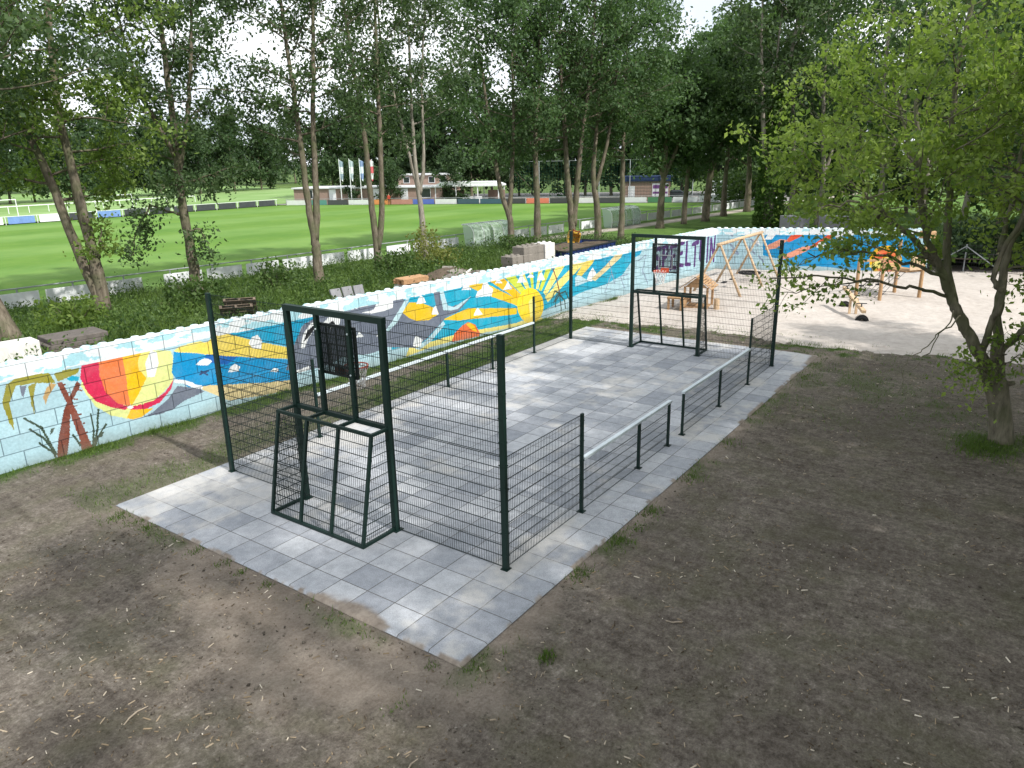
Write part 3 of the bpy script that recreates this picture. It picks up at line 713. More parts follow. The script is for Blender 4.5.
# white painted course at the top with a wavy lower edge and pale blue dabs
edge = 2.07 + .05*(fbm(UU*2.2, UU*0+2, 71)-.5)
topm = VV > edge
img[topm] = rgb(236,241,242)
dab = topm & (fbm(UU*2.6, VV*6, 72) > .60); img[dab] = rgb(176,222,232)
pz = topm & (UU > 36.5) & (UU < 40.5); img[pz] = rgb(226,236,240)
low = fbm(UU*1.4, VV*3, 73)
img *= (.76+.10*low)[..., None]
drt = sstep(.42, -.05, VV + .35*(fbm(UU*1.2, VV*.8, 74)-.5)); img = img*(1-.45*drt[...,None]) + np.array((.16,.15,.11))*.45*drt[...,None]
t = NT('mural_paint'); uvn = t.node('ShaderNodeUVMap', uv_map='wall')
br = t.node('ShaderNodeTexBrick', offset=.5); t.link(uvn.outputs[0], br.inputs['Vector'])
for k, v in (('Scale',1),('Brick Width',.8),('Row Height',.4),('Mortar Size',.013),('Mortar Smooth',.2)): br.inputs[k].default_value = v
br.inputs['Color1'].default_value = (1,1,1,1); br.inputs['Color2'].default_value = (.86,.87,.88,1); br.inputs['Mortar'].default_value = (.34,.36,.38,1)
pc = t.attr('paint', 'Color'); p = t.pos()
n1 = t.noise(p, 14, 5, .7); n2 = t.noise(p, 2.0, 4, .6)
c = t.mix(1.0, pc, t.ramp(n1, [(.3,.80),(.7,1.10)]), 'MULTIPLY')
c = t.mix(t.math('MULTIPLY', t.ramp(t.noise(p, 34, 4, .7), [(.58,0),(.68,1)]), .22), c, (.42,.43,.42))
c = t.mix(t.math('MULTIPLY', t.ramp(n2, [(.45,0),(.7,1)]), .08), c, (.50,.53,.54))
c = t.mix(1.0, c, br.outputs['Color'], 'MULTIPLY')
M['mural'] = t.fin(c, .8, .25, t.bump(br.outputs['Fac'], -.8, .02, t.bump(n1, .25, .012)))
wall = thing('mural_wall', 'long low concrete block wall painted with beach ball, whale, sun and purple lettering', 'wall', (12, 10.8, 0))
ub = np.linspace(0, UTOT, nu+1); ub = np.sort(np.unique(np.r_[ub[np.abs(ub[:,None]-WCUM[None,1:-1]).min(1) > 1e-6], ub])); 
P0 = wall_pt(ub); vb = VB + np.arange(nv+1)*DV
X = np.repeat(P0[None,:,0], nv+1, 0); Y = np.repeat(P0[None,:,1], nv+1, 0); Z = np.repeat(vb[:,None], nu+1, 1)
i = np.arange((nv+1)*(nu+1)).reshape(nv+1, nu+1)
F = np.stack([i[:-1,:-1], i[:-1,1:], i[1:,1:], i[1:,:-1]], -1).reshape(-1,4)
o = quick('painted_face', np.stack([X-12,Y-10.8,Z],-1).reshape(-1,3), F, M['mural'], wall)
at = o.data.attributes.new('paint', 'FLOAT_COLOR', 'FACE'); a = np.ones((nv*nu,4), np.float32); a[:,:3] = img.reshape(-1,3); at.data.foreach_set('color', a.ravel())
uvl = o.data.uv_layers.new(name='wall'); uvs = np.stack([np.repeat(ub[None], nv+1, 0), np.repeat(vb[:,None], nu+1, 1)+2.4], -1).reshape(-1,2)
uvl.data.foreach_set('uv', uvs[F.ravel()].astype(np.float32).ravel())
t = NT('white_top_paint'); p = t.pos(); n1 = t.noise(p, 3.0, 5, .7); n2 = t.noise(p, 11, 5, .7)
M['walltop'] = t.fin(t.mix(t.ramp(n2, [(.52,0),(.72,.8)]), t.ramp(n1, [(.40,rgb(216,222,222)),(.52,rgb(206,218,220)),(.60,rgb(160,200,212))]), (.30,.28,.25)), .8, .25, t.bump(n2, .3, .01))
# body: top, back, ends (front face lies 3 mm behind the painted face)
b = MB()
for k in range(len(WSEG)):
    ua, ubb = WCUM[k], WCUM[k+1]
    a0, a1 = WP[k], WP[k+1]
    def cor(kk, off):   # mitred corner offsets
        ns = []
        for q in (kk-1, kk):
            if 0 <= q < len(WSEG):
                d = WSEG[q]/WL[q]; ns.append(np.array([-d[1], d[0]]))
        n_ = sum(ns); n_ = n_/np.linalg.norm(n_); n_ = n_/max(.3, n_ @ ns[0])
        return WP[kk] + n_*off
    f0, f1, b0, b1 = cor(k,.012), cor(k+1,.012), cor(k,.4), cor(k+1,.4)
    vs = [(*f0,-.3),(*f1,-.3),(*b1,-.3),(*b0,-.3),(*f0,2.4),(*f1,2.4),(*b1,2.4),(*b0,2.4)]
    fs = [(4,5,6,7),(2,3,7,6)]
    if k == 0: fs.append((3,0,4,7))
    if k == len(WSEG)-1: fs.append((1,2,6,5))
    b.add([(q[0]-12,q[1]-10.8,q[2]) for q in vs], fs)
b.build('wall_body', M['walltop'], wall)
b = MB(); rr = random.Random(4)
for k in range(int(UTOT/.4)):
    u = .2+k*.4
    pc_ = wall_pt(np.array([u]), .2)[0]
    r1, r2 = .118+.014*rr.random(), .075+.02*rr.random(); n = 10; hh = .06+.025*rr.random(); vs = []
    for (r, z) in ((r1,2.395),(r1*.97,2.4+hh*.55),(r2,2.4+hh)):
        vs += [(pc_[0]-12+r*math.cos(2*PI*q/n), pc_[1]-10.8+r*math.sin(2*PI*q/n), z) for q in range(n)]
    fs = [tuple(range(2*n,3*n))]
    for L_ in range(2):
        fs += [(L_*n+q, L_*n+(q+1)%n, (L_+1)*n+(q+1)%n, (L_+1)*n+q) for q in range(n)]
    b.add(vs, fs)
b.build('stud_row', M['walltop'], wall)

# ------------------------------------------------------------------ court fences
FZ = .035
def mesh_panel(b, p0, p1, z0, z1, sv=.05, sh=.2, wv=.0046, wh=.0055, bott=None):
    """double wire mesh in the vertical plane through p0,p1; p are (x,y)"""
    p0 = np.array(p0, float); p1 = np.array(p1, float); L = np.hypot(*(p1-p0)); d = (p1-p0)/L; n = np.array([-d[1], d[0]])
    k = max(1, int(round(L/sv)))
    for i in range(1, k):
        q = p0 + d*(L*i/k)
        b.bar((*q, z0), (*q, z1), wv)
    m = int(round((z1-z0)/sh))
    for j in range(m+1):
        z = z0 + (z1-z0)*j/m
        for s in (-1, 1):
            q0 = p0 + n*s*.0075; q1 = p1 + n*s*.0075
            b.bar((*q0, z), (*q1, z), wh)
def fpost(x, y, h, w, parent, base, turn=False):
    b = MB()
    wx, wy = (w*.7, w) if not turn else (w, w*.7)
    b.bevbox(x-wx/2, x+wx/2, y-wy/2, y+wy/2, 0, h, .006)
    b.box(x-.07, x+.07, y-.07, y+.07, 0, .012)
    # clamp lugs
    z = .25
    while z < h-.1:
        b.box(x-wx/2-.004, x+wx/2+.004, y-wy/2-.004, y+wy/2+.004, z, z+.02); z += .4 if h > 1.2 else .3
    o = b.build('post', M['post'], parent)
    return o
def panel(parent, p0, p1, z0, z1):
    b = MB(); mesh_panel(b, p0, p1, z0, z1)
    return b.build('mesh_panel', M['wire'], parent)
def end_section(y0, y1, xw, corner, label):
    """4 m high mesh between a goal frame and a corner post"""
    f = thing('mesh_fence', label, 'fence', (xw, (y0+y1)/2, FZ), 0, 'dark green mesh fences round the court')
    cy = (y0+y1)/2
    for z0, z1 in ((.03, 2.0), (2.025, 3.97)):
        panel(f, (0, y0-cy), (0, y1-cy), z0, z1)
    fpost(0, corner-cy, 4.0, .11, f, 0)
    return f
end_section(.05, 2.40, 0, 0, 'tall green mesh fence from the near goal frame to the nearest corner post')
end_section(5.10, 7.45, 0, 7.5, 'tall green mesh fence left of the near goal frame, towards the beach ball')
end_section(.05, 2.40, 14.7, 0, 'tall green mesh fence right of the far goal, towards the sand')
end_section(5.10, 7.45, 14.7, 7.5, 'tall green mesh fence left of the far goal, in front of the mural rays')
def side_section(y, spans, posts, rail, label, xc):
    f = thing('low_fence', label, 'fence', (xc, y, FZ), 0, 'dark green mesh fences round the court')
    for x0, x1, h in spans:
        if h > 1.5:
            panel(f, (x0+.04-xc, 0), (x1-.04-xc, 0), .03, 1.98)
        else:
            panel(f, (x0+.04-xc, 0), (x1-.04-xc, 0), .03, 1.03)
    for x, h in posts: fpost(x-xc, 0, h, .075, f, 0, True)
    for x0, x1 in rail:
        b = MB(); b.bar((x0-xc, 0, 1.085), (x1-xc, 0, 1.085), .085, .055)
        b.build('top_rail', M['galv'], f)
    return f
side_section(0, [(0.04,2.5,2),(2.5,4.98,1),(4.98,6.55,1)], [(2.5,2.0),(4.98,1.05),(6.55,1.05)], [(2.54,6.6)], 'low green mesh fence with pale rail, before the gap, nearest the camera', 3.3)
side_section(0, [(7.4,9.93,1),(9.93,12.32,1),(12.32,14.66,2)], [(7.4,1.05),(9.93,1.05),(12.32,2.0)], [(7.36,12.28)], 'low green mesh fence with pale rail, beyond the gap near the sand', 11)
side_section(7.5, [(0.04,2.5,2),(2.5,5,1),(5,7.5,1),(7.5,9.75,1),(9.75,12.2,1),(12.2,14.66,2)], [(2.5,2.0),(5,1.05),(7.5,1.05),(9.75,1.05),(12.2,2.0)], [(2.54,12.16)], 'long low green mesh fence with pale rail, along the mural wall', 7.3)

# ------------------------------------------------------------------ goals with basketball boards
def goal(xw, s, label):
    """s = +1: the court lies towards +x"""
    g = thing('sports_goal', label, 'goal', (xw, 3.75, FZ), 0 if s > 0 else PI, 'goals at the two ends of the court')
    W2 = 1.25; H = 4.0; GH = 2.0; DB, DT = -.83, -.44; pw = .11; iw = .055
    for y in (-W2, W2):
        b = MB(); b.bevbox(-pw/2, pw/2, y-pw/2, y+pw/2, 0, H-pw, .008); b.box(-.1,.1,y-.1,y+.1,0,.015); b.build('upright', M['post'], g)
    b = MB(); b.bar((0,-W2-pw/2,H-pw/2), (0,W2+pw/2,H-pw/2), pw, pw); b.build('top_beam', M['post'], g)
    for y in (-.42, .42):
        b = MB(); b.bar((0,y,GH+.03), (0,y,H-pw), .075, .075); b.build('inner_post', M['post'], g)
    b = MB()   # goal box roof frame
    b.bar((0,-W2+pw/2,GH), (0,W2-pw/2,GH), .08, .08); b.bar((DT,-W2-iw/2,GH), (DT,W2+iw/2,GH), iw, iw)
    for y in (-W2,-.42,.42,W2): b.bar((-.04 if abs(y)<1 else -.055,y,GH), (DT+iw/2,y,GH), iw, iw)
    b.build('crossbar', M['post'], g)
    b = MB()
    b.bar((DB,-W2-iw/2,.03), (DB,W2+iw/2,.03), iw, iw)
    for y in (-W2, W2): b.bar((-.055,y,.03), (DB+iw/2,y,.03), iw, iw)
    b.build('ground_frame', M['post'], g)
    for y in (-W2,-.42,.42,W2):
        b = MB(); b.bar((DB,y,.055), (DT,y,GH-iw/2), iw, iw); b.build('back_post', M['post'], g)
    # wire infill
    b = MB()
    n = 49
    for i in range(1, n):
        y = -W2 + 2*W2*i/n; b.bar((DB+.006,y,.05),(DT+.006,y,GH),.0048)
    for j in range(1, 10):
        q = j/10; x = DB+(DT-DB)*q
        b.bar((x+.0135,-W2,GH*q),(x+.0135,W2,GH*q),.0062); b.bar((x-.0015,-W2,GH*q),(x-.0015,W2,GH*q),.0062)
    b.build('back_mesh', M['wire'], g)
    for y in (-W2, W2):
        b = MB()
        for i in range(1, 16):
            x = DB*i/16
            q = 1 if x > DT else (x-DB)/(DT-DB)
            b.bar((x,y,.04),(x,y,GH*q),.0048)
        for j in range(1, 10):
            q = j/10
            for dy in (-.0075,.0075): b.bar((-.05,y+dy,GH*q),(DB+(DT-DB)*q,y+dy,GH*q),.0062)
        b.build('side_mesh', M['wire'], g)
    b = MB()
    mesh_panel(b, (.0,-W2+.055), (.0,-.46), GH+.06, H-pw); mesh_panel(b, (0,.46), (0,W2-.055), GH+.06, H-pw); mesh_panel(b, (0,-.385), (0,.385), GH+.06, H-pw)
    b.build('upper_mesh', M['wire'], g)
    # backboard
    b = MB(); z0, z1 = 2.78, 3.70; x = .085; bw = .47
    for y in (-bw, bw): b.bar((x,y,z0),(x,y,z1),.045,.04)
    for z in (z0, z1): b.bar((x,-bw-.02,z),(x,bw+.02,z),.045,.045)
    bd = b.build('backboard', M['board'], g)
    b = MB()
    for i in range(1, 22):
        y = -bw + 2*bw*i/22; b.bar((x,y,z0),(x,y,z1),.022,.014)
    for z in (2.96, 3.15, 3.34, 3.53): b.bar((x,-bw,z),(x,bw,z),.02,.02)
    b.build('slats', M['board'], bd)
    b = MB()
    for y in (-.24,.24): b.bar((x+.022,y,2.92),(x+.022,y,3.34),.012,.03)
    for z in (2.92,3.34): b.bar((x+.022,-.255,z),(x+.022,.255,z),.012,.03)
    b.build('aiming_frame', M['grey'], bd)
    for y in (-.42,.42):
        for z in (2.86,3.62): b = MB(); b.tube([(-.05,y,z),(.07,y,z)], .018, 6); b.build('bolt', M['galv'], bd)
    # hoop
    b = MB(); zc = 2.86; rc = .225; xc = x+.03+.15+rc
    ring = [(xc+rc*math.cos(2*PI*k/24), rc*math.sin(2*PI*k/24), zc) for k in range(25)]
    b.tube(ring, .013, 6, cap=False)
    for y in (-.1,.1): b.bar((x+.02,y,zc-.01),(xc-rc*.86,y*1.0,zc-.005),.025,.018)
    b.box(x+.02,x+.045,-.14,.14,zc-.1,zc+.06)
    for k in range(24):
        q = ring[k]; b.bar((q[0],q[1],zc),(q[0]+(xc-q[0])*.05,q[1]*.95,zc-.055),.008,.012)
    hp = b.build('hoop', M['red'], g)
    b = MB(); L_ = 6; nn = 12
    prof = [(.215,0),(.19,-.09),(.165,-.18),(.145,-.27),(.135,-.36),(.14,-.42)]
    for k in range(nn):
        for j in range(L_-1):
            for sg in (0, 1):
                a0 = 2*PI*(k+.5*(j%2))/nn; a1 = 2*PI*(k+.5*(j%2)+(.5 if sg else -.5))/nn
                r0, zz0 = prof[j]; r1, zz1 = prof[j+1]
                b.bar((xc+r0*math.cos(a0),r0*math.sin(a0),zc+zz0),(xc+r1*math.cos(a1),r1*math.sin(a1),zc+zz1),.012)
    b.build('hoop_net', M['net'], hp)
    return g
goal(0, 1, 'near dark green goal frame with box cage seen from behind, black backboard above')
goal(14.7, -1, 'far dark green goal frame facing the camera, basketball hoop before the purple lettering')
# ------------------------------------------------------------------ trees
RV = np.array([math.sin(YAW), -math.cos(YAW), 0.0]); FV = np.array([math.cos(YAW), math.sin(YAW), 0.0])
def L3(r, f, z): return RV*r + FV*f + np.array([0,0,z])     # right / away / up, as directions for laying limbs out

def leaf_quads(P_, s, rng, tint, flat=.0, aspect=.55):
    """P_ (n,3) centres, s (n,) half length"""
    n = len(P_)
    a = rng.normal(size=(n,3)); a[:,2] -= flat; a /= np.linalg.norm(a, axis=1)[:,None]
    q = rng.normal(size=(n,3)); b_ = np.cross(a, q); b_ /= np.linalg.norm(b_, axis=1)[:,None]+1e-9
    a *= s[:,None]; b_ *= (s*aspect)[:,None]
    V = np.stack([P_-a, P_+b_-.15*a, P_+a, P_-b_-.15*a], 1).reshape(-1,3)
    F = np.arange(4*n).reshape(n,4)
    return V, F, tint

def curve(p, d, L, rng, n, wob, trop):
    pts = [np.array(p, float)]; d = np.array(d, float); d /= np.linalg.norm(d)
    for i in range(n):
        d = d + rng.normal(size=3)*wob + np.array([0,0,trop]); d /= np.linalg.norm(d)
        pts.append(pts[-1]+d*L/n)
    return np.array(pts)
def interp(pts, t):
    s = np.r_[0, np.cumsum(np.linalg.norm(np.diff(pts, axis=0), axis=1))]; x = t*s[-1]
    return np.array([np.interp(x, s, pts[:,k]) for k in range(3)])
def crom(raw, n):
    q = np.vstack([2*raw[0]-raw[1], raw, 2*raw[-1]-raw[-2]]); m = len(raw)-1; out = []
    for k in range(n+1):
        u = min(k/n*m, m-1e-6); i = int(u); t_ = u-i; a, b_, c_, d = q[i], q[i+1], q[i+2], q[i+3]
        out.append(.5*(2*b_+(c_-a)*t_+(2*a-5*b_+4*c_-d)*t_*t_+(3*b_-a-3*c_+d)*t_**3))
    return np.array(out)
def tangent(pts, t):
    a = interp(pts, max(0,t-.04)); b_ = interp(pts, min(1,t+.04)); d = b_-a
    return d/(np.linalg.norm(d)+1e-9)

def make_tree(name, label, loc, stems, bark, leaf, seed, n1=16, n2=5, z0=.3, spread=3.4, up=.55, leaf_n=34, leaf_s=.098, sig=.34, group=None, cat='tree', low=1.0, extra=None, jitter=1.0, ivy=None, ctint=(.2,.8), shape='oval', flare=1.35, thin=.86):
    """stems: list of (points [(right,away,up)...], r0, r1); crown leaves hang on second-order twigs"""
    rng = np.random.default_rng(seed)
    root = thing(name, label, cat, loc, 0, group)
    tb = MB(); anchors = []
    for pts, r0, r1 in stems:
        raw = np.array([L3(*p) for p in pts]); r0 *= thin; r1 *= thin
        # densify with slight wobble
        n = max(10, int(len(raw)*5)); P_ = crom(raw, n)
        P_[1:-1] += rng.normal(size=(n-1,3))*.014*jitter
        rad = np.linspace(r0, r1, n+1)*(1+.04*rng.normal(size=n+1))
        if raw[0][2] < .2: rad[0] *= flare; P_[0][2] -= .25
        tb.tube(P_, rad, 9 if r0 > .12 else 7)
        Htop = P_[:,2].max()
        for k in range(n1):
            tq = z0 + (1-z0)*((k+rng.random())/n1)
            base_ = interp(P_, tq); tang = tangent(P_, tq)
            az = 2*PI*(k*.382+rng.random()*.25)
            side = np.array([math.cos(az), math.sin(az), 0])
            rel = (tq-z0)/(1-z0)
            if shape == 'oval': prof = .45+.75*math.sin(PI*min(1, rel*.85+.12))
            elif shape == 'round': prof = .35+.85*math.sqrt(max(0,1-(rel-.35)**2*1.6))
            else: prof = 1.15-.75*rel
            L_ = spread*prof*(.75+.5*rng.random())
            d = side*(1-up*.5) + tang*up*(.6+.6*rel) + np.array([0,0,-.25*(1-rel)*low])
            B1 = curve(base_, d, L_, rng, 6, .10, .03)
            rb = max(.014, np.interp(tq, np.linspace(0,1,len(rad)), rad)*.36)
            tb.tube(B1, np.linspace(rb, rb*.25, len(B1)), 5, cap=False)
            for j in range(n2):
                tj = .25+.75*(j+rng.random())/n2
                s2 = interp(B1, tj); tg = tangent(B1, tj)
                dd = tg*.7 + rng.normal(size=3)*.55; dd[2] += .12
                B2 = curve(s2, dd, L_*.34*(.6+.7*rng.random()), rng, 3, .15, -.02)
                tb.tube(B2, np.linspace(rb*.34, .006, len(B2)), 3, cap=False)
                anchors += [B2[-1], B2[2], B2[1]*.5+B2[2]*.5]
            anchors.append(B1[-1])
    if extra is not None:
        for pts, r0, r1, na in extra:
            raw = np.array([L3(*p) for p in pts]); n = len(raw)*4
            P_ = np.array([interp(raw, k/n) for k in range(n+1)]); P_[1:] += rng.normal(size=(n,3))*.04
            tb.tube(P_, np.linspace(r0, r1, n+1), 6, cap=False)
            for k in range(na):
                tq = .35+.65*(k+rng.random())/max(1,na); s2 = interp(P_, tq)
                dd = tangent(P_, tq)*.5+rng.normal(size=3)*.6
                B2 = curve(s2, dd, .4+.7*rng.random(), rng, 3, .2, -.06); tb.tube(B2, np.linspace(r1*.9, .005, 4), 3, cap=False)
                anchors += [B2[-1], B2[2]]
    tb.build('trunk', bark, root, smooth=True)
    A = np.array(anchors)
    keep = rng.random(len(A)) < .93; A = A[keep]
    cl = np.clip(rng.normal(.5, .22, len(A)), 0, 1)
    cnt = rng.poisson(leaf_n, len(A))
    idx = np.repeat(np.arange(len(A)), cnt)
    off = rng.normal(size=(len(idx),3))*sig*np.array([1,1,.75])*(.6+.8*rng.random(len(A)))[idx][:,None]
    P_ = A[idx] + off
    s = leaf_s*(.45+1.0*rng.random(len(idx)))
    tint = np.clip(ctint[0]+(ctint[1]-ctint[0])*cl[idx] + rng.normal(size=len(idx))*.16, 0, 1)
    V, F, tn = leaf_quads(P_, s, rng, tint, .35)
    quick('crown', V, F, leaf, root, tn)
    if ivy:
        pts, r, z1, nl = ivy
        raw = np.array([L3(*p) for p in pts]); q = rng.random(nl)**1.15
        Pc = np.array([interp(raw, k*z1) for k in q]); th = rng.random(nl)*2*PI
        rr_ = r*(1.1-.5*q)*(.75+.5*rng.random(nl))
        Pc[:,0] += np.cos(th)*rr_; Pc[:,1] += np.sin(th)*rr_
        V, F, tn = leaf_quads(Pc, .10+.08*rng.random(nl), rng, np.clip(rng.normal(.45,.25,nl),0,1), .5, .8)
        quick('ivy', V, F, M['leaf_ivy'], root, tn)
    return root

def T(x, y): return (x, y, hb(x, y)-.03)
ROW = 'trees in the row between the wall and the pitch'
# leaning edge tree at the far left
make_tree('tree', 'leaning trunk at the left edge by the brown slabs, crown out of the frame', T(2.2,23.7), [([(0,0,0),(-.9,0,2.6),(-2.0,.2,5),(-3.4,.5,8.5),(-4.3,1,13)], .42,.1), ([(-1.4,.1,3.6),(-.6,.5,6.5),(.9,1,10),(1.6,1.2,14)], .2,.06)], M['bark'], M['leaf_row'], 1, 18, 5, .42, 3.6, leaf_n=32, group=ROW)
make_tree('tree', 'twin-stemmed tree with bright green low crown, left of the hanging branch', T(7.2,27.2), [([(0,0,0),(-.1,0,1.0),(-.75,0,3.6),(-1.45,.2,6.5),(-2.5,.3,9.5),(-3.0,.5,12.5)], .36,.07), ([(.12,0,.4),(.0,0,3),(-.3,.2,6),(-.5,.3,9),(-.2,.4,13),(-.3,.5,16)], .33,.07)], M['bark'], M['leaf_sunlit'], 2, 17, 5, .42, 3.0, leaf_n=42, leaf_s=.10, group=ROW, shape='round', low=1.3,
 extra=[([(.05,0,2.4),(.5,-.2,3.2),(.75,-.2,4.2)], .07,.025,5)])
make_tree('tree', 'tall open tree with slim pale trunk and a low branch hanging on its left', T(12.5,28.3), [([(0,0,0),(-.02,0,2.4),(-.1,0,5),(.05,0,9),(.1,0,13),(.2,0,18)], .34,.06), ([(-.05,0,6.2),(.7,.2,9),(1.3,.4,12.5),(1.8,.5,16.5)], .17,.04), ([(-.05,0,6.8),(-1.2,-.2,10),(-1.9,0,14)], .15,.04)], M['bark'], M['leaf_row'], 3, 17, 5, .24, 3.2, leaf_n=31, group=ROW,
 extra=[([(-.1,0,4.2),(-1.5,-.3,4.7),(-2.4,-.4,3.6),(-2.7,-.5,2.4)], .07,.02,14), ([(-.2,0,3.4),(.6,-.3,3.6),(1.1,-.4,2.8)], .05,.02,6)], low=1.5)
make_tree('tree', 'tall tree forking low into two pale parallel stems', T(17.3,24.6), [([(0,0,0),(.0,0,1.6),(-.02,0,2.6),(-.2,0,4.5),(-.28,0,8),(-.5,.1,12),(-.7,.1,17)], .33,.06), ([(.0,0,2.4),(.25,.1,4.5),(.40,.1,8),(.8,.2,12),(1.2,.2,17)], .24,.06)], M['bark'], M['leaf_row'], 4, 17, 5, .38, 3.0, leaf_n=28, group=ROW)
make_tree('tree', 'dark tree with V fork in front of the flagpoles', T(22.1,24.9), [([(0,0,0),(-.05,0,1.5),(-.22,.1,4.2),(-.35,.2,8),(-.8,.3,12.5),(-1.2,.3,18)], .30,.06), ([(-.0,0,1.4),(.35,.1,3.6),(.55,.1,8),(.65,.1,12),(.9,.2,18)], .24,.06)], M['bark'], M['leaf_row'], 5, 17, 5, .38, 2.7, leaf_n=27, group=ROW)
make_tree('tree', 'slim tree with knotty pale trunk in front of the brick clubhouse', T(26.7,25.4), [([(0,0,0),(-.02,0,1.5),(-.08,0,3.2),(-.3,0,6),(-.35,.1,10),(-.2,.2,18)], .31,.05), ([(-.15,0,4.4),(.2,.1,6.5),(.35,.1,11),(.9,.1,16)], .16,.04), ([(-.2,0,4.6),(-.9,.1,8),(-1.9,.1,13),(-2,.1,17)], .15,.04)], M['barkpale'], M['leaf_row'], 6, 14, 5, .36, 2.7, leaf_n=25, group=ROW)
make_tree('tree', 'forked tree standing behind the concrete block stack, right of the near dugout', T(35.5,24.8), [([(0,0,0),(-.15,0,2.2),(-.7,0,4),(-1.2,.1,7),(-1.7,.1,11),(-2.2,.2,16)], .30,.06), ([(-.2,0,2.4),(.05,.1,5),(.25,.1,9),(.2,.1,16)], .24,.06)], M['bark'], M['leaf_dense'], 7, 18, 6, .36, 4.0, leaf_n=23, leaf_s=.125, sig=.40, group=ROW)
make_tree('tree', 'single straight trunk with one bare twig, right of the forked tree', T(37.9,24.2), [([(0,0,0),(.02,0,3),(-.1,0,7),(.2,.1,11),(.4,.1,17)], .34,.07)], M['bark'], M['leaf_dense'], 8, 26, 7, .40, 4.2, leaf_n=23, leaf_s=.125, sig=.40, group=ROW,
 extra=[([(0,0,3.4),(-.8,-.2,4.6),(-1.6,-.3,5.4)], .05,.015,2)])
make_tree('tree', 'close pair of dark stems behind the tall far left court post', T(40.2,22.5), [([(0,0,0),(-.1,0,2),(-.4,0,4.5),(-.6,.1,8),(-.9,.1,12),(-1,.1,18)], .36,.07), ([(.05,0,1.2),(.3,0,4),(.7,.1,8),(1.3,.2,13),(1.6,.2,18)], .30,.07)], M['bark'], M['leaf_dense'], 9, 19, 6, .38, 4.2, leaf_n=23, leaf_s=.125, sig=.40, group=ROW)
make_tree('tree', 'dark tree directly behind the yellow scoop and soil container', T(43.3,22.0), [([(0,0,0),(-.1,0,2.5),(-.45,0,5),(-.2,.1,9),(.2,.1,16)], .38,.07), ([(-.3,0,4),(.7,.1,8),(1.4,.1,14)], .2,.06)], M['bark'], M['leaf_dense'], 10, 16, 6, .40, 4.2, leaf_n=23, leaf_s=.13, sig=.40, group=ROW)
make_tree('tree', 'tree with its slender trunk before the left end of the far dugout', T(47.6,22.2), [([(0,0,0),(.05,0,3),(.0,0,7),(.1,.1,13),(.3,.1,18)], .33,.06)], M['bark'], M['leaf_dense'], 12, 26, 7, .36, 3.8, leaf_n=30, leaf_s=.13, sig=.45, group=ROW)
make_tree('tree', 'thick-trunked tree on the lawn before the kiosk, round top against the open sky', T(57.5,23.2), [([(0,0,0),(.1,0,3),(.3,0,6),(.3,.1,10),(.5,.1,14.2)], .45,.08), ([(.2,0,4.5),(1.6,.1,8),(2.4,.2,12)], .24,.06), ([(.2,0,4.6),(-1.2,.1,8),(-1.6,.2,12)], .22,.06)], M['bark'], M['leaf_dense'], 13, 15, 6, .32, 3.6, leaf_n=22, leaf_s=.2, sig=.5, group=ROW, ctint=(.35,.9), shape='round')
make_tree('tree', 'slender trunk before the parked dark car', T(62.6,22.9), [([(0,0,0),(.1,0,3),(.25,0,6),(.2,.1,9),(.3,.1,13)], .34,.07)], M['bark'], M['leaf_dense'], 14, 20, 6, .36, 3.6, leaf_n=22, leaf_s=.2, sig=.5, group=ROW)
make_tree('tree', 'broad trunk on the lawn right of the parked dark car', T(66.3,22.1), [([(0,0,0),(.15,0,3),(.4,0,7),(.3,.1,12),(.5,.1,17)], .50,.09), ([(.3,0,5),(1.8,.1,9),(2.6,.1,14)], .25,.06)], M['bark'], M['leaf_dense'], 15, 18, 6, .34, 4.0, leaf_n=22, leaf_s=.21, sig=.5, group=ROW)
make_tree('tree', 'straight grey trunk left of the rounded hedge', T(73.4,22.7), [([(0,0,0),(-.05,0,3),(.05,0,8),(.2,.1,19)], .42,.09)], M['bark'], M['leaf_dense'], 16, 26, 6, .30, 4.2, leaf_n=22, leaf_s=.22, sig=.55, group=ROW)
make_tree('tree', 'last trunk of the row, in front of the rounded hedge', T(81,22.6), [([(0,0,0),(0,0,4),(-.3,0,9),(0,.1,20)], .5,.1)], M['bark'], M['leaf_dense'], 17, 26, 6, .32, 4.6, leaf_n=22, leaf_s=.24, sig=.6, group=ROW,
 extra=[([(0,0,5.2),(-1.5,0,6),(-3.4,0,6.6),(-4.8,0,8)], .12,.04,3)])
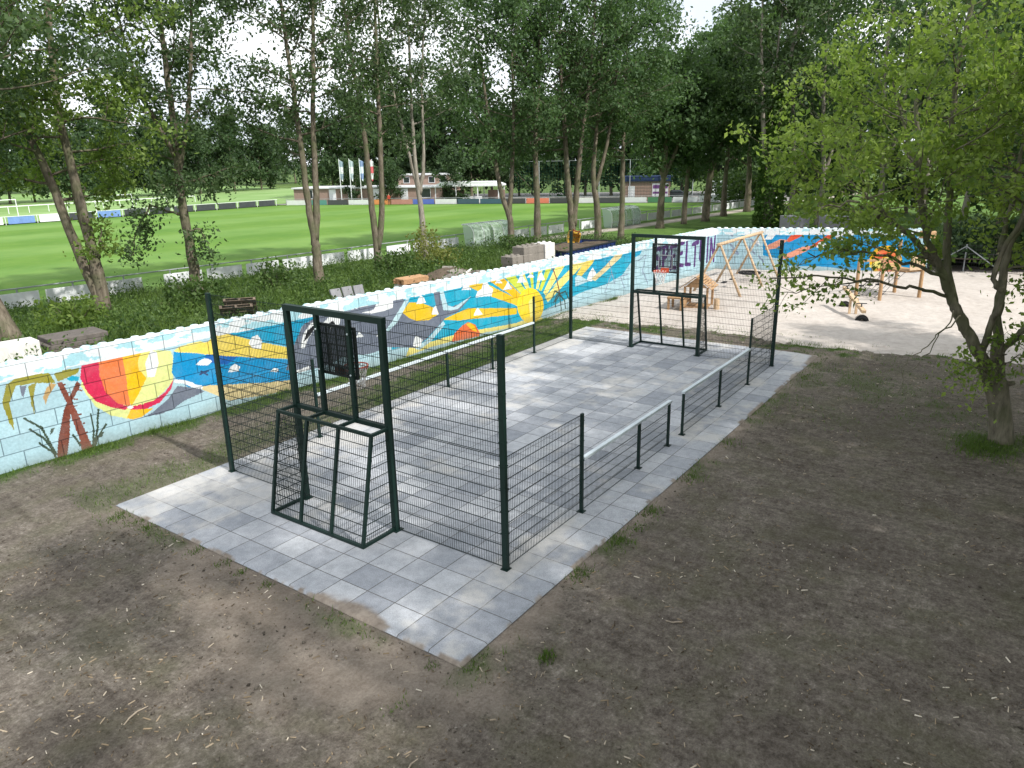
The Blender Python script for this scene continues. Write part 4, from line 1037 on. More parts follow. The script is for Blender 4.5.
# tall trees behind the far end of the wall
make_tree('tree', 'very tall pale-stemmed tree thickly clad in ivy behind the wall corner', T(58.2,13.3), [([(0,0,0),(-.4,0,4),(-1.0,.1,9),(-1.6,.2,15),(-1.9,.3,22)], .36,.07), ([(.1,0,.5),(.2,0,5),(.5,.2,10),(1.1,.3,16),(1.7,.3,22)], .34,.07), ([(0,.2,1),(-.2,.2,6),(-.3,.3,12),(-.1,.3,18)], .26,.06)], M['barkpale'], M['leaf_row'], 18, 12, 5, .48, 3.3, leaf_n=17, leaf_s=.19, sig=.5, ivy=([(0,0,0),(0,0,6),(.4,.2,13)], 1.0, 1.0, 6500))
BK = 'tall trees behind the far blue wall'
for k, (x, y, hgt, lab, sd_) in enumerate([
 (66,11,21,'tall slim tree just right of the ivy-clad tree, behind the blue wall',31),(71,15,23,'tall pale-stemmed tree between the ivy-clad tree and the last row trunk',32),
 (60,5,20,'tall tree behind the middle of the blue wall, partly hidden by the front tree',33),(56,-1.5,18,'tree behind the right end of the blue wall, behind the front tree',34),(70,3,24,'tallest dark tree far behind the blue wall and the front tree',35)]):
    make_tree('tree', lab, T(x,y) if k < 9 else (x,y,0), [([(0,0,0),(.2,0,4),(-.3,.1,9),(-.6,.2,15),(-.2,.2,hgt)], .33,.07), ([(.1,0,4),(1.0,.1,8),(1.5,.1,13),(2.2,.1,hgt-2)], .2,.05)], M['barkpale'], M['leaf_row' if k % 2 else 'leaf_dense'], sd_, 15, 6, .28, 4.0, leaf_n=15, leaf_s=.18, sig=.5, group=BK)
make_tree('tree', 'tree with pale trunk behind the sand, right of the play tower', (41.5,-6.6,0), [([(0,0,0),(.1,0,3),(.1,.1,7),(.6,.1,14)], .24,.06)], M['barkpale'], M['leaf_dense'], 36, 20, 6, .3, 3.6, leaf_n=20, leaf_s=.17, sig=.45, group=BK)
make_tree('tree', 'dark tree behind the sand at the right edge of the photo', (44,-11.5,0), [([(0,0,0),(.1,0,3),(-.3,.1,7),(-.2,.1,14)], .3,.06)], M['bark'], M['leaf_dense'], 37, 22, 6, .25, 4.2, leaf_n=20, leaf_s=.18, sig=.48, group=BK)
make_tree('tree', 'dark tree behind the wire fence, left of the pale trunk', (47,-4.2,0), [([(0,0,0),(.1,0,3),(.3,.1,7),(.2,.1,16)], .3,.06)], M['bark'], M['leaf_dense'], 38, 24, 6, .22, 4.2, leaf_n=20, leaf_s=.19, sig=.48, group=BK)

# front tree: short trunk, four limbs, long low branch to the left
FTS = [([(-.36,0,1.4),(-.95,-.1,2.25),(-1.5,-.1,3.05),(-2.1,-.2,4.1),(-2.75,-.4,5.2),(-3.3,-.5,7.6)], .19,.05),
 ([(-1.0,-.05,2.35),(-1.42,.2,3.2),(-1.6,.5,4.2),(-1.65,.7,5.6),(-1.8,.8,8),(-1.6,.8,10.4)], .15,.05),
 ([(-.8,0,2.1),(-.9,-.3,2.8),(-.92,-.5,3.6),(-1.15,-.5,4.2),(-.7,-.8,6),(-.6,-1,8.8)], .10,.04),
 ([(-.34,0,1.4),(-.38,.1,2.2),(-.55,.1,3.4),(-.5,.1,4.5),(0,.2,6.0),(.3,.3,9.2)], .16,.05),
 ([(-.45,.1,2.0),(.1,-.1,2.8),(.9,-.2,3.3),(2.1,-.2,4.2),(3.1,0,6)], .085,.04),
 ([(-2.2,-.2,4.2),(-3.0,-.3,4.9),(-3.7,-.2,5.5),(-4.3,0,6.1)], .08,.03), ([(-.5,.4,4.4),(.4,1.6,6),(1.0,2.6,8)], .08,.035),
 ([(-2.6,-.3,5.0),(-2.5,.9,6.4),(-2.7,1.8,8.2)], .08,.03)]
make_tree('maple_tree', 'spreading leafy tree with short mossy trunk on bare earth at the right', (10.96,-6.4,0), FTS, M['barkfront'], M['leaf_front'], 55, 13, 5, .45, 1.85, up=.5, leaf_n=19, leaf_s=.06, sig=.155, cat='tree', shape='round', jitter=1.2, flare=1.4, thin=.80, ctint=(0,1),
 extra=[([(-1.85,-.1,3.5),(-2.6,-.4,3.75),(-3.75,-.7,3.95),(-5.0,-.9,4.15),(-6.1,-1.0,4.1)], .042,.012,7), ([(-3.6,-.6,3.95),(-4.6,-.2,3.8),(-5.4,.2,3.6)], .02,.008,5), ([(-1.7,-.2,3.2),(-2.3,-.8,2.7),(-2.9,-1.0,2.0)], .018,.006,0), ([(-1.6,-.3,3.1),(-2.3,-.9,2.9),(-3.2,-1.3,2.4),(-3.4,-1.4,1.7)], .018,.005,0),
  ([(-2.0,-.2,3.9),(-3.6,-.5,4.5),(-4.6,-.9,4.6),(-5.4,-1.2,4.6)], .045,.012,9), ([(-3.4,-.3,5.2),(-4.4,-.9,5.6),(-5.3,-1.0,5.5)], .045,.012,6),
  ([(-.6,0,1.7),(-1.1,-.4,2.0),(-1.6,-.5,2.1)], .02,.008,8), ([(-.5,0,1.7),(-.1,-.4,2.2),(.4,-.6,2.3)], .022,.01,12), ([(-.4,.1,2.2),(.2,-.2,2.9),(.9,-.4,2.8),(1.4,-.5,2.3)], .03,.01,22), ([(.1,-.1,2.9),(.7,-.8,3.4),(1.2,-1.2,3.2)], .03,.01,18), ([(-.5,.1,4.0),(.2,-.6,4.4),(.9,-1.0,4.1)], .03,.01,18), ([(-.6,-.1,1.8),(-.65,-.5,2.3),(-.8,-.6,2.5)], .02,.008,7)])
ft = bpy.data.objects['maple_tree']
# its short bole
b = MB(); pts = np.array([L3(*p) for p in [(.03,0,-.2),(.0,0,.15),(-.09,0,.6),(-.2,0,1.0),(-.34,0,1.4),(-.52,0,1.72),(-.75,0,2.0)]])
b.tube(pts, [.33,.265,.235,.225,.25,.21,.14], 14)
pts = np.array([L3(*p) for p in [(-.30,0,1.2),(-.33,.03,1.6),(-.37,.08,2.05),(-.42,.1,2.5)]]); b.tube(pts, [.175,.165,.145,.125], 10)
b.tube([L3(-.5,-.12,1.5), L3(-.68,-.2,1.52)], [.065,.05], 7); b.tube([L3(-.18,-.1,1.45), L3(-.02,-.15,1.5)], [.065,.05], 7)
b.build('bole', M['barkfront'], ft, smooth=True)

# trees standing out of frame to the right of the camera, whose shade dapples the court
SH = 'trees outside the frame shading the court'
SHL = 'tree out of the frame, standing on bare earth to the right of the camera'
sh1 = make_tree('tree', SHL, (2.2,-12.2,0), [([(0,0,0),(.1,0,3),(0,.1,6),(.1,0,11)], .26,.06), ([(0,0,2.4),(.9,.3,5),(1.2,.6,8)], .15,.05)], M['bark'], M['leaf_front'], 60, 14, 6, .25, 2.5, leaf_n=34, leaf_s=.125, sig=.42, group=SH, shape='round')
sh2 = make_tree('tree', SHL, (0.5,-14.5,0), [([(0,0,0),(.1,0,5),(-.2,.1,10),(.1,0,18.5)], .34,.06), ([(0,0,7),(1.2,.3,11),(1.9,.6,16.5)], .18,.05)], M['bark'], M['leaf_row'], 61, 13, 4, .42, 3.2, leaf_n=14, leaf_s=.15, sig=.36, group=SH)
rs = random.Random(5)
for pr_, spots in ((sh1, [(6.4,-12.2),(10.8,-12.0),(15.2,-12.2),(-2.2,-13.0),(-6.8,-14.2),(-11.5,-14.2),(19.5,-12.6)]), (sh2, [(5.4,-14.2),(11.2,-14.4),(-4.4,-14.6),(-8.8,-15.2)])):
    for x, y in spots:
        o = copy_tree(pr_); o.location = (x,y,0); o.rotation_euler = (0,0,rs.uniform(0,6.3)); q = rs.uniform(.92,1.08); o.scale = (q,q,q)

# ------------------------------------------------------------------ far trees (many, small in the picture)
protos = []
for k in range(5):
    rng = np.random.default_rng(90+k)
    hgt = [13,15,17,14,12][k]
    r = make_tree('far_tree', 'x', (0,0,-80), [([(0,0,0),(.1,0,3),(-.2,.1,hgt*.6),(.1,.1,hgt)], .3,.06)], M['bark'], M['leaf_far'], 90+k, 22, 4, .12, 4.6, leaf_n=15, leaf_s=.40, sig=.75, shape=['round','oval','round','cone','round'][k], ctint=(.05,.95))
    protos.append(r)
def far(k, x, y, s, rz, label, group):
    if not protos_used[k]: o = protos[k]; protos_used[k] = True
    else: o = copy_tree(protos[k])
    o.location = (x, y, -.1); o.rotation_euler = (0,0,rz); o.scale = (s, s, s)
    tag(o, label, 'tree', group)
    return o
protos_used = [False]*5
rr = random.Random(12)
GA = 'trees lining the far side of the second field'
for k in range(36):
    a_ = k/35
    x = -62+ a_*190; y = 150 + 22*a_ + rr.uniform(-4,4)
    far(k % 5, x, y, rr.uniform(.8,1.15), rr.uniform(0,6.3), 'far dark green tree in the line behind the second field', GA)
for k in range(30):
    a_ = k/29
    far((k*3) % 5, -40+330*a_, 262-60*a_+rr.uniform(-5,5), rr.uniform(1.1,1.45), rr.uniform(0,6.3), 'distant tree closing the horizon beyond the second field', 'distant trees on the horizon')
GB = 'trees behind the clubhouse and the catch net'
for k in range(22):
    a_ = k/21
    x = 94 + 32*a_ + rr.uniform(-1.5,1.5); y = 108 - 88*a_ + rr.uniform(-2,2)
    far((k*2) % 5, x, y, rr.uniform(.9,1.2), rr.uniform(0,6.3), 'dark dense tree in the belt behind the clubhouse and catch net', GB)
for k, (x, y, q) in enumerate([(80.5,80.5,.42),(85.5,71.0,.5),(79.0,86.8,.36)]): far(k, x, y, q, k*1.3, ['small round tree before the clubhouse wall','dense dark tree before the pavilion, right of the clubhouse','small tree between the flagpoles and the clubhouse'][k], GB)
GC = 'dark trees beyond the playground'
for k, (x, y, s) in enumerate([(88,14,.95),(84,6,.9),(79,-3,.9),(72,-9,1.0),(64,-14,1.1),(56,-17,1.1),(92,20,1.0),(62,-7,1.1),(54,-10,.9)]):
    far(k % 5, x, y, s, rr.uniform(0,6.3), 'dark dense tree far behind the playground wall and fence', GC)

# ------------------------------------------------------------------ bank weeds, shrubs, grass
rng = np.random.default_rng(7)
def weeds(name, label, cat, n, xr, yfun, size, mat, per=14, dens=None, stuff=True, leaf=.062):
    x = rng.uniform(*xr, n); y = yfun(x, n)
    if dens is not None:
        k = rng.random(n) < dens(x, y); x = x[k]; y = y[k]
    z = hbank(x, y); m = len(x)
    hgt = size*(.35+1.3*rng.random(m)**2)*(.15+1.9*fbm(x*.6, y*.6, 80)**1.5)
    idx = np.repeat(np.arange(m), per); q = rng.random(len(idx))
    P_ = np.stack([x[idx]+rng.normal(size=len(idx))*.13*(1+hgt[idx]), y[idx]+rng.normal(size=len(idx))*.13*(1+hgt[idx]), z[idx]+hgt[idx]*q], -1)
    ct = np.clip(fbm(x*.7, y*.7, 81)*2.4-.8 + rng.normal(size=m)*.2, 0, 1)
    V, F, tn = leaf_quads(P_, leaf*(.6+.9*rng.random(len(idx))), rng, np.clip(ct[idx]+.25*(q-.4)+rng.normal(size=len(idx))*.15, 0, 1), -.5, .5)
    o = quick(name, V, F, mat, None, tn)
    return tag(o, label, cat, None, 'stuff' if stuff else None)
def ybank(x, n):
    yb = 34-.1*x; y0 = ywall(x)+2.2
    return y0+(yb-y0)*rng.random(n)
weeds('weeds', 'dense green weeds covering the earth bank behind the mural wall', 'weeds', 8000, (-10,41), ybank, .60, M['leaf_weed'], 15, lambda x, y: sstep(.34,.50, fbm(x*.45,y*.45,41)+.4*sstep(14.8,19.5,y)-.17)*sstep(44,36,x))
def shrub(x, y, r, h, label, mat, n=900, cat='shrub', leaf=.09):
    z = hb(x,y); P_ = rng.normal(size=(n,3)); P_ /= np.linalg.norm(P_,axis=1)[:,None]; P_ *= (rng.random(n)**.4)[:,None]
    lump = 1+.35*np.sin(P_[:,0]*5+x)*np.cos(P_[:,1]*4+y)
    P_ = P_*lump[:,None]*np.array([r,r,h*.52]) + np.array([0,0,h*.5])
    P_ = P_[P_[:,2] > 0]
    root = thing('shrub', label, cat, (x,y,z-.02))
    V, F, tn = leaf_quads(P_, leaf*(.6+.9*rng.random(len(P_))), rng, np.clip(.25+.4*P_[:,2]*0+rng.normal(size=len(P_))*.22+.3*fbm(P_[:,0]*3+x,P_[:,1]*3,5),0,1), 0, .55)
    quick('foliage', V, F, mat, root, tn)
    b = MB()
    for k in range(6):
        a_ = k*1.05; b.tube([(0,0,-.1),(math.cos(a_)*r*.25,math.sin(a_)*r*.25,h*.4),(math.cos(a_)*r*.55,math.sin(a_)*r*.55,h*.75)], [.02,.014,.006], 4, cap=False)
    b.build('stem', M['bark'], root)
    return root
shrub(25.3,24.0,1.3,2.5,'airy yellow-green shrub beside the near dugout', M['leaf_yel'], 700)
shrub(23.4,21.2,1.1,1.2,'pale flowering bush in front of the yellow-green shrub', M['leaf_yel'], 600)
shrub(9.5,23.5,1.5,1.5,'broad green bush at the foot of the twin-stemmed tree', M['leaf_weed'], 1100)
shrub(4.2,23.2,1.3,1.4,'green bush beside the leaning trunk at the left', M['leaf_sunlit'], 900)
shrub(14.5,24.5,1.3,1.7,'dark green bush between the slim pale trunk and the fork', M['leaf_weed'], 900)
shrub(19.8,21.5,1.2,1.4,'green bush behind the pile of tan planks', M['leaf_weed'], 900)
shrub(32.5,22.5,1.4,1.1,'low green bush left of the forked tree, near the near dugout', M['leaf_weed'], 800)
for k, (x,y,r,h) in enumerate([(41.0,-3.2,1.5,2.4),(42.5,-5.4,1.6,2.6),(42.2,-8,1.7,2.6),(43,-10.5,1.7,2.8),(43.5,-13.2,1.8,2.8)]):
    o = shrub(x,y,r,h,'dark bush in the hedge line behind the wire fence, beyond the sand', M['leaf_far'], 1500, leaf=.13); o['group'] = 'bushes behind the wire fence'
shrub(97,28,5.5,4.8,'rounded clipped green hedge beyond the pitch corner', M['leaf_weed'], 5000, 'hedge', leaf=.22)

# short grass: tufts where the earth ground is green
def blades(name, label, n, X, Y, Z, h, mat, wk=1.0):
    hh = h*(.5+rng.random(len(X))); a_ = rng.random(len(X))*2*PI; w_ = wk*(.006+.006*rng.random(len(X)))
    lean = rng.normal(size=(len(X),2))*.45*hh[:,None]
    P0_ = np.stack([X-np.cos(a_)*w_, Y-np.sin(a_)*w_, Z-.01],-1); P1_ = np.stack([X+np.cos(a_)*w_, Y+np.sin(a_)*w_, Z-.01],-1)
    P2_ = np.stack([X+lean[:,0], Y+lean[:,1], Z+hh],-1)
    V = np.stack([P0_,P1_,P2_],1).reshape(-1,3); F = np.arange(3*len(X)).reshape(-1,3)
    o = quick(name, V, F, mat, None, np.clip(rng.normal(.5,.25,len(X)),0,1))
    return tag(o, label, 'grass', None, 'stuff')
N = 230000
X = rng.uniform(-9,19.5,N); Y = rng.uniform(-9,12,N)
s_, g_, d_ = earth_masks(X, Y)
k = (rng.random(N) < g_*.95) & (Y < ywall(X)-.02) & ~((X > PX0-.01) & (X < PX1+.01) & (Y > PY0-.01) & (Y < PY1+.01))
X = X[k]; Y = Y[k]
blades('grass', 'short green grass along the wall foot, the paving edges and the sand', 0, X, Y, hearth(X,Y), .075+0*X, M['grass'])
X = rng.uniform(-8,41,9000); Y = ybank(X, 9000); k = rng.random(9000) < sstep(.38,.6,fbm(X*.4+9,Y*.4,44)+.25*sstep(15,20,Y)-.08)*sstep(44,36,X); X, Y = X[k], Y[k]
hh_ = .25+.35*fbm(X*.5,Y*.5,46)
o = blades('tall_grass', 'tall loose grass among the weeds on the earth bank behind the wall', 0, np.repeat(X,3)+rng.normal(size=3*len(X))*.06, np.repeat(Y,3)+rng.normal(size=3*len(X))*.06, np.repeat(hbank(X,Y),3), np.repeat(hh_,3), M['grass'], 2.2)
# tufts: paving edge and round the front tree
tx, ty, th = [], [], []
for (cx, cy, r, n, h) in [(10.25,-6.2,.45,900,.16),(10.1,-5.9,.3,300,.15),(11.3,-6.9,.3,200,.14),(-2.55,7.5,.2,150,.12),(-2.5,7.0,.13,90,.1),(-2.5,6.6,.12,70,.1),(-2.5,5.0,.1,60,.1),(-2.5,4.2,.1,60,.1),(-2.5,3.7,.06,40,.09),(-2.5,3.0,.08,40,.1),(-2.5,-.55,.08,35,.08),(-2.2,-1.05,.1,40,.08),(-1.5,-1.75,.08,90,.17),(.6,-1.1,.14,140,.12),(1.9,-1.12,.16,160,.13),(2.5,-1.15,.16,80,.10),(3.3,-1.12,.16,140,.13),(5.2,-1.15,.2,140,.12),(7.6,-1.1,.2,120,.12),(-3.4,-.7,.1,30,.08),(14.2,-1.2,.3,160,.1)]:
    tx.append(cx+rng.normal(size=n)*r); ty.append(cy+rng.normal(size=n)*r*.7); th.append(np.full(n, h))
for k in range(34):   # weeds at the foot of the wall
    u = 3+rng.random()*26; q = wall_pt(np.array([u]), -.12)[0]; n = 90; tx.append(q[0]+rng.normal(size=n)*.22); ty.append(q[1]-abs(rng.normal(size=n))*.10); th.append(np.full(n, .10+.16*rng.random()))
tx, ty, th = map(np.concatenate, (tx, ty, th))
k = ~((tx > PX0) & (tx < PX1) & (ty > PY0) & (ty < PY1)); tx, ty, th = tx[k], ty[k], th[k]
blades('grass', 'taller green grass tufts at the paving edge, the wall foot and round the front tree', 0, tx, ty, hearth(tx,ty), th*.6, M['grass'])
N = 26000
X = rng.uniform(-9.5,17,N); Y = rng.uniform(-13,11.4,N); X = np.where(rng.random(N)<.5, rng.uniform(-8,4,N), X)
k = ~((X > PX0-.03) & (X < PX1+.03) & (Y > PY0-.03) & (Y < PY1+.03)) & (rng.random(N) < sstep(.35,.65,fbm(X*.9+5,Y*.9,97)))
X, Y = X[k], Y[k]; n = len(X); r_ = .006+.026*rng.random(n)**4; oc = np.array([(1,0,0),(0,1,0),(-1,0,0),(0,-1,0),(0,0,.7),(0,0,-.7)])
V = oc[None]*(r_[:,None,None]*(.6+.8*rng.random((n,6,1)))) + rng.normal(size=(n,6,3))*r_[:,None,None]*.2 + np.stack([X,Y,hearth(X,Y)+r_*.25],-1)[:,None,:]
f8 = np.array([(0,1,4),(1,2,4),(2,3,4),(3,0,4),(1,0,5),(2,1,5),(3,2,5),(0,3,5)])
tag(quick('soil_crumbs', V.reshape(-1,3), (np.arange(n)[:,None,None]*6+f8[None]).reshape(-1,3), M['crumb'], None, np.repeat(np.clip(rng.normal(.4,.22,n),0,1),8)), 'crumbs of earth and small stones lying on the bare ground', 'soil crumbs', None, 'stuff')
# lawn blades are too small to see; wood chips on the earth
N = 20000
X = rng.uniform(-9.5,19,N); Y = rng.uniform(-14,8,N); X = np.where(rng.random(N)<.45, rng.uniform(-8,4,N), X)
dn = fbm(X*1.3,Y*1.3,95)
k = ~((X > PX0-.05) & (X < PX1+.05) & (Y > PY0-.05)) & (rng.random(N) < sstep(.33,.62,dn)); X, Y = X[k], Y[k]
n = len(X); L_ = .007+.055*rng.random(n)**4.5; wd = np.minimum(.004+.006*rng.random(n), L_*.8); a_ = rng.random(n)*2*PI; z = hearth(X,Y)+.006; tl = rng.normal(size=n)*.25
ca, sa = np.cos(a_), np.sin(a_)
def crn(l, w_, zz): return np.stack([X+ca*L_*l-sa*wd*w_, Y+sa*L_*l+ca*wd*w_, z+zz+tl*L_*l],-1)
V = np.stack([crn(-1,-1,0),crn(1,-.6,0),crn(.9,.8,0),crn(-.9,1,0),crn(-.8,-.6,.012),crn(.8,-.4,.012),crn(.8,.5,.012),crn(-.8,.6,.012)],1).reshape(-1,3)
f8 = np.array([(4,5,6,7),(0,1,5,4),(1,2,6,5),(2,3,7,6),(3,0,4,7)])
F = (np.arange(n)[:,None,None]*8+f8[None]).reshape(-1,4)
tn = np.repeat(np.clip(rng.normal(.30,.27,n)+.12*(L_>.03),0,1),5)
tag(quick('wood_chips', V, F, M['chips'], None, tn), 'pale wood chips and bits of twig strewn over the bare earth', 'wood chips', None, 'stuff')
# ------------------------------------------------------------------ playground
def rope(b, pts, r=.012): b.tube(pts, r, 5)
sw = thing('swing_set', 'wooden three-frame swing with two seats and a round basket before the wall', 'swing', (29.6, 6.1, .03))
ZB = 2.42
b = MB(); b.tube([(-3.55,0,ZB),(0,-.02,ZB+.02),(3.3,0,ZB)], [.085,.08,.085], 10); b.build('beam', M['wood'], sw, True)
for xa, sp in ((-3.3,.25),(0,.15),(3.0,.3)):
    b = MB(); b.tube([(xa-sp*.6,-1.25,-.05),(xa,-.02,ZB+.02)], [.065,.06], 9); b.build('leg', M['wood'], sw, True)
    b = MB(); b.tube([(xa+sp*1.6,1.35,-.05),(xa+.05,.02,ZB+.02)], [.065,.06], 9); b.build('leg', M['wood'], sw, True)
for xs_ in (-2.35,-1.15):
    b = MB(); b.bevbox(xs_-.22,xs_+.22,-.09,.09,.44,.49,.02); st_o = b.build('swing_seat', M['rubber'], sw)
    b = MB()
    for e in (-.2,.2): rope(b, [(xs_+e,0,.47),(xs_+e*1.05,0,ZB-.05)], .008)
    b.build('chain', M['grey'], st_o)
b = MB(); cx = 1.6; rg = [(cx+.55*math.cos(2*PI*k/24),.55*math.sin(2*PI*k/24),.42) for k in range(25)]
b.tube(rg, .05, 8, cap=False)
for k in range(6):
    a_ = PI*k/6; b.bar((cx+.5*math.cos(a_),.5*math.sin(a_),.40),(cx-.5*math.cos(a_),-.5*math.sin(a_),.40),.02)
for r_ in (.15,.3,.42):
    b.tube([(cx+r_*math.cos(2*PI*k/16),r_*math.sin(2*PI*k/16),.40) for k in range(17)], .01, 4, cap=False)
bk = b.build('basket_seat', M['rubber'], sw)
b = MB()
for sx_ in (-.5,.5):
    for sy_ in (-.25,.25): rope(b, [(cx+sx_,sy_*1.9,.45),(cx+sx_*.9,0,ZB-.05)], .009)
b.build('chain', M['grey'], bk)

# play house
ph = thing('playhouse', 'small open wooden playhouse with gabled roof on sand behind the far goal', 'playhouse', (23.0, 5.75, .04), .15)
for sx_ in (-.55,.55):
    for sy_ in (-.5,.5):
        b = MB(); b.bar((sx_,sy_,-.05),(sx_,sy_,.95),.09); b.build('corner_post', M['wood2'], ph)
b = MB()
for k in range(8):    # two roof slopes of planks
    q0 = k/8; q1 = (k+.92)/8
    for s_ in (-1,1):
        y0, z0 = s_*.72*(1-q0), .88+.55*q0; y1, z1 = s_*.72*(1-q1), .88+.55*q1
        b.bar((-.72,(y0+y1)/2,(z0+z1)/2),(.72,(y0+y1)/2,(z0+z1)/2),.088,.025, up=(0,s_*.6,.8))
b.build('roof', M['wood2'], ph)
for sx_ in (-.58,.58):
    b = MB(); b.prism([(-.5,.93),(.5,.93),(0,1.36)], -.015, .015, 0, Matrix(((0,0,1,sx_),(1,0,0,0),(0,1,0,0),(0,0,0,1)))); b.build('gable', M['wood2'], ph)
b = MB()
for z in (.12,.25,.38): b.box(-.55,.55,.49,.52,z,z+.11)
b.build('side_wall', M['wood2'], ph)
b = MB(); b.box(-.5,.5,-.5,.5,.0,.05); b.build('floor_deck', M['wood2'], ph)
pc_ = thing('sand_table', 'low orange wooden sand table left of the playhouse', 'table', (22.0, 6.35, .04), .15)
b = MB(); b.bevbox(-.45,.45,-.35,.35,.5,.58,.02); b.build('tabletop', M['wood2'], pc_)
for sx_ in (-.38,.38):
    for sy_ in (-.28,.28): b = MB(); b.bar((sx_,sy_,0),(sx_,sy_,.5),.09); b.build('leg', M['wood2'], pc_)
b = MB(); b.box(-.42,.42,-.33,-.30,.1,.42); b.build('apron', M['wood2'], pc_)
sg = thing('stepping_post', 'short round wooden post standing in the sand right of the playhouse', 'post', (22.75,4.8,.04))
b = MB(); b.tube([(0,0,-.1),(0,0,.44),(0,0,.47)], [.13,.125,.10], 12); b.build('log', M['wood'], sg, False)

# see-saw: tilted beam on a stand, a half-buried tyre at each end
ss = thing('seesaw', 'pale wooden see-saw tilted down towards the camera on the sand', 'seesaw', (24.55,-.45,.05), math.radians(27))
b = MB(); b.bar((-1.45,0,.36),(1.5,0,.86),.16,.12); b.build('beam', M['wood'], ss)
for sy_ in (-.13,.13): b = MB(); b.bar((0,sy_,-.1),(0,sy_,.66),.09,.07); b.build('support', M['wood'], ss)
b = MB(); b.tube([(0,-.2,.58),(0,.2,.58)], .03, 8); b.build('axle', M['grey'], ss)
for xx in (-1.05,1.1):
    b = MB(); z_ = .36+.169*(xx+1.45)+.06; b.bar((xx,-.2,z_+.14),(xx,.2,z_+.14),.035); b.bar((xx,0,z_),(xx,0,z_+.14),.04); b.build('handle', M['dark'], ss)
def half_tyre(x, y, rz, lab):
    t_ = thing('half_tyre', lab, 'tyre', (x,y,.0), rz, 'half-buried tyres under the see-saw')
    b = MB(); n = 14; R_, r_ = .15, .115
    vs = []; fs = []
    for k in range(n+1):
        a_ = PI*k/n - .12 + .24*0
        for j in range(10):
            q = 2*PI*j/10; rr_ = R_+r_*math.cos(q)*.85
            vs.append((rr_*math.cos(a_), r_*1.15*math.sin(q), rr_*math.sin(a_)+.03))
    for k in range(n):
        for j in range(10):
            j2 = (j+1)%10; fs.append((k*10+j,k*10+j2,(k+1)*10+j2,(k+1)*10+j))
    b.add(vs, fs); 
    for k in range(1,n):
        a_ = PI*k/n; b.bar(((R_+.09)*math.cos(a_),-.1,(R_+.09)*math.sin(a_)+.03),((R_+.09)*math.cos(a_),.1,(R_+.09)*math.sin(a_)+.03),.03,.03)
    b.build('tread', M['rubber'], t_)
half_tyre(23.25,-1.06,1.9,'black half-buried tyre under the low near end of the see-saw')
half_tyre(26.0,.15,1.9,'black half-buried tyre under the raised far end of the see-saw')

# climbing frame
cf = thing('climbing_frame', 'orange wooden climbing frame with rope net, half hidden behind tree branches', 'climbing frame', (29.6,-1.05,.04), math.radians(-38))
for (x, y, h_) in ((-1.25,.75,1.75),(1.0,.75,2.5),(-1.25,-.75,1.75),(1.0,-.75,2.75)):
    b = MB(); b.tube([(x,y,-.1),(x,y,h_)], [.085,.08], 10); b.build('post', M['wood2'], cf, False)
for y in (-.75,.75):
    b = MB(); b.bar((-1.3,y,1.62),(1.05,y,1.62),.09); b.build('rail', M['wood2'], cf)
b = MB(); b.bevbox(.1,1.0,-.70,.70,1.2,1.27,.02); b.build('platform', M['wood2'], cf)
b = MB(); b.box(.2,.95,-.80,-.77,1.3,2.0); b.build('side_panel', M['wood'], cf)
b = MB(); b.bevbox(.72,1.28,-1.0,-.5,2.72,3.05,.05); b.build('post_cap', M['wood2'], cf)
b = MB()
for k in range(6):
    y = -.65+.26*k; rope(b, [(-1.2,y,.1),(-.5,y,.75),(.1,y,1.2)])
for k in range(5):
    q = k/4; rope(b, [(-1.2+1.3*q,-.7,.1+1.1*q),(-1.2+1.3*q,.7,.1+1.1*q)])
b.build('rope_net', M['dark'], cf)
b = MB(); 
for k in range(3): rope(b, [(-1.0+.5*k,.75,1.6),(-1.0+.5*k,.75,.5)], .014); b.bevbox(-1.1+.5*k,-.9+.5*k,.65,.85,.42,.48,.01)
b.build('hanging_seats', M['rubber'], cf)

# wire fence with posts and diagonal braces beyond the sand
wf = thing('wire_fence', 'dark wire fence with grey posts and diagonal braces beyond the sand at the right', 'fence', (39.7,-8,.05))
for k in range(8):
    b = MB(); b.tube([(0,-6+1.8*k,-.1),(0,-6+1.8*k,1.5)], .04, 7); b.build('post', M['grey'], wf)
for z in (.5,1.0,1.45): b = MB(); b.bar((0,-6,z),(0,6.6,z),.02); b.build('rail', M['dark'], wf)
for y0, y1 in ((6.6,4.8),(3.0,4.8)):
    b = MB(); b.bar((-.05,y0,.1),(-.05,y1,1.4),.05); b.build('brace', M['grey'], wf)
b = MB(); mesh_panel(b, (.03,-6), (.03,6.6), .02, 1.45, .12, .24, .008, .008); b.build('wire_mesh', M['dark'], wf)

# ------------------------------------------------------------------ things stored behind the wall
def zbk(x, y): return hb(x, y)
def pallet(x, y, z, rx, rz, lab, ry=0):
    p_ = thing('pallet', lab, 'pallet', (x,y,z), 0, 'old pallets leaning on the bank'); p_.rotation_euler = (rx, ry, rz)
    b = MB()
    for k in range(7): b.box(-.6,.6,-.4+k*.118,-.31+k*.118,.11,.13)
    b.build('top_boards', M['oldwood'], p_)
    for k in (-.55,0,.55): b = MB(); b.box(k-.045,k+.045,-.4,.4,.02,.108); b.build('bearer', M['oldwood'], p_)
    b = MB()
    for k in (-.38,0,.36): b.box(-.6,.6,k-.045,k+.045,0,.018)
    b.build('bottom_boards', M['oldwood'], p_)
pallet(8.5,18.9,zbk(8.5,18.9)+.35,math.radians(48),2.45,'weathered wooden pallet leaning on the bank, right one of the pair')
pallet(7.9,18.3,zbk(7.9,18.3)+.28,math.radians(38),2.5,'weathered wooden pallet lying lower on the bank, left one of the pair')
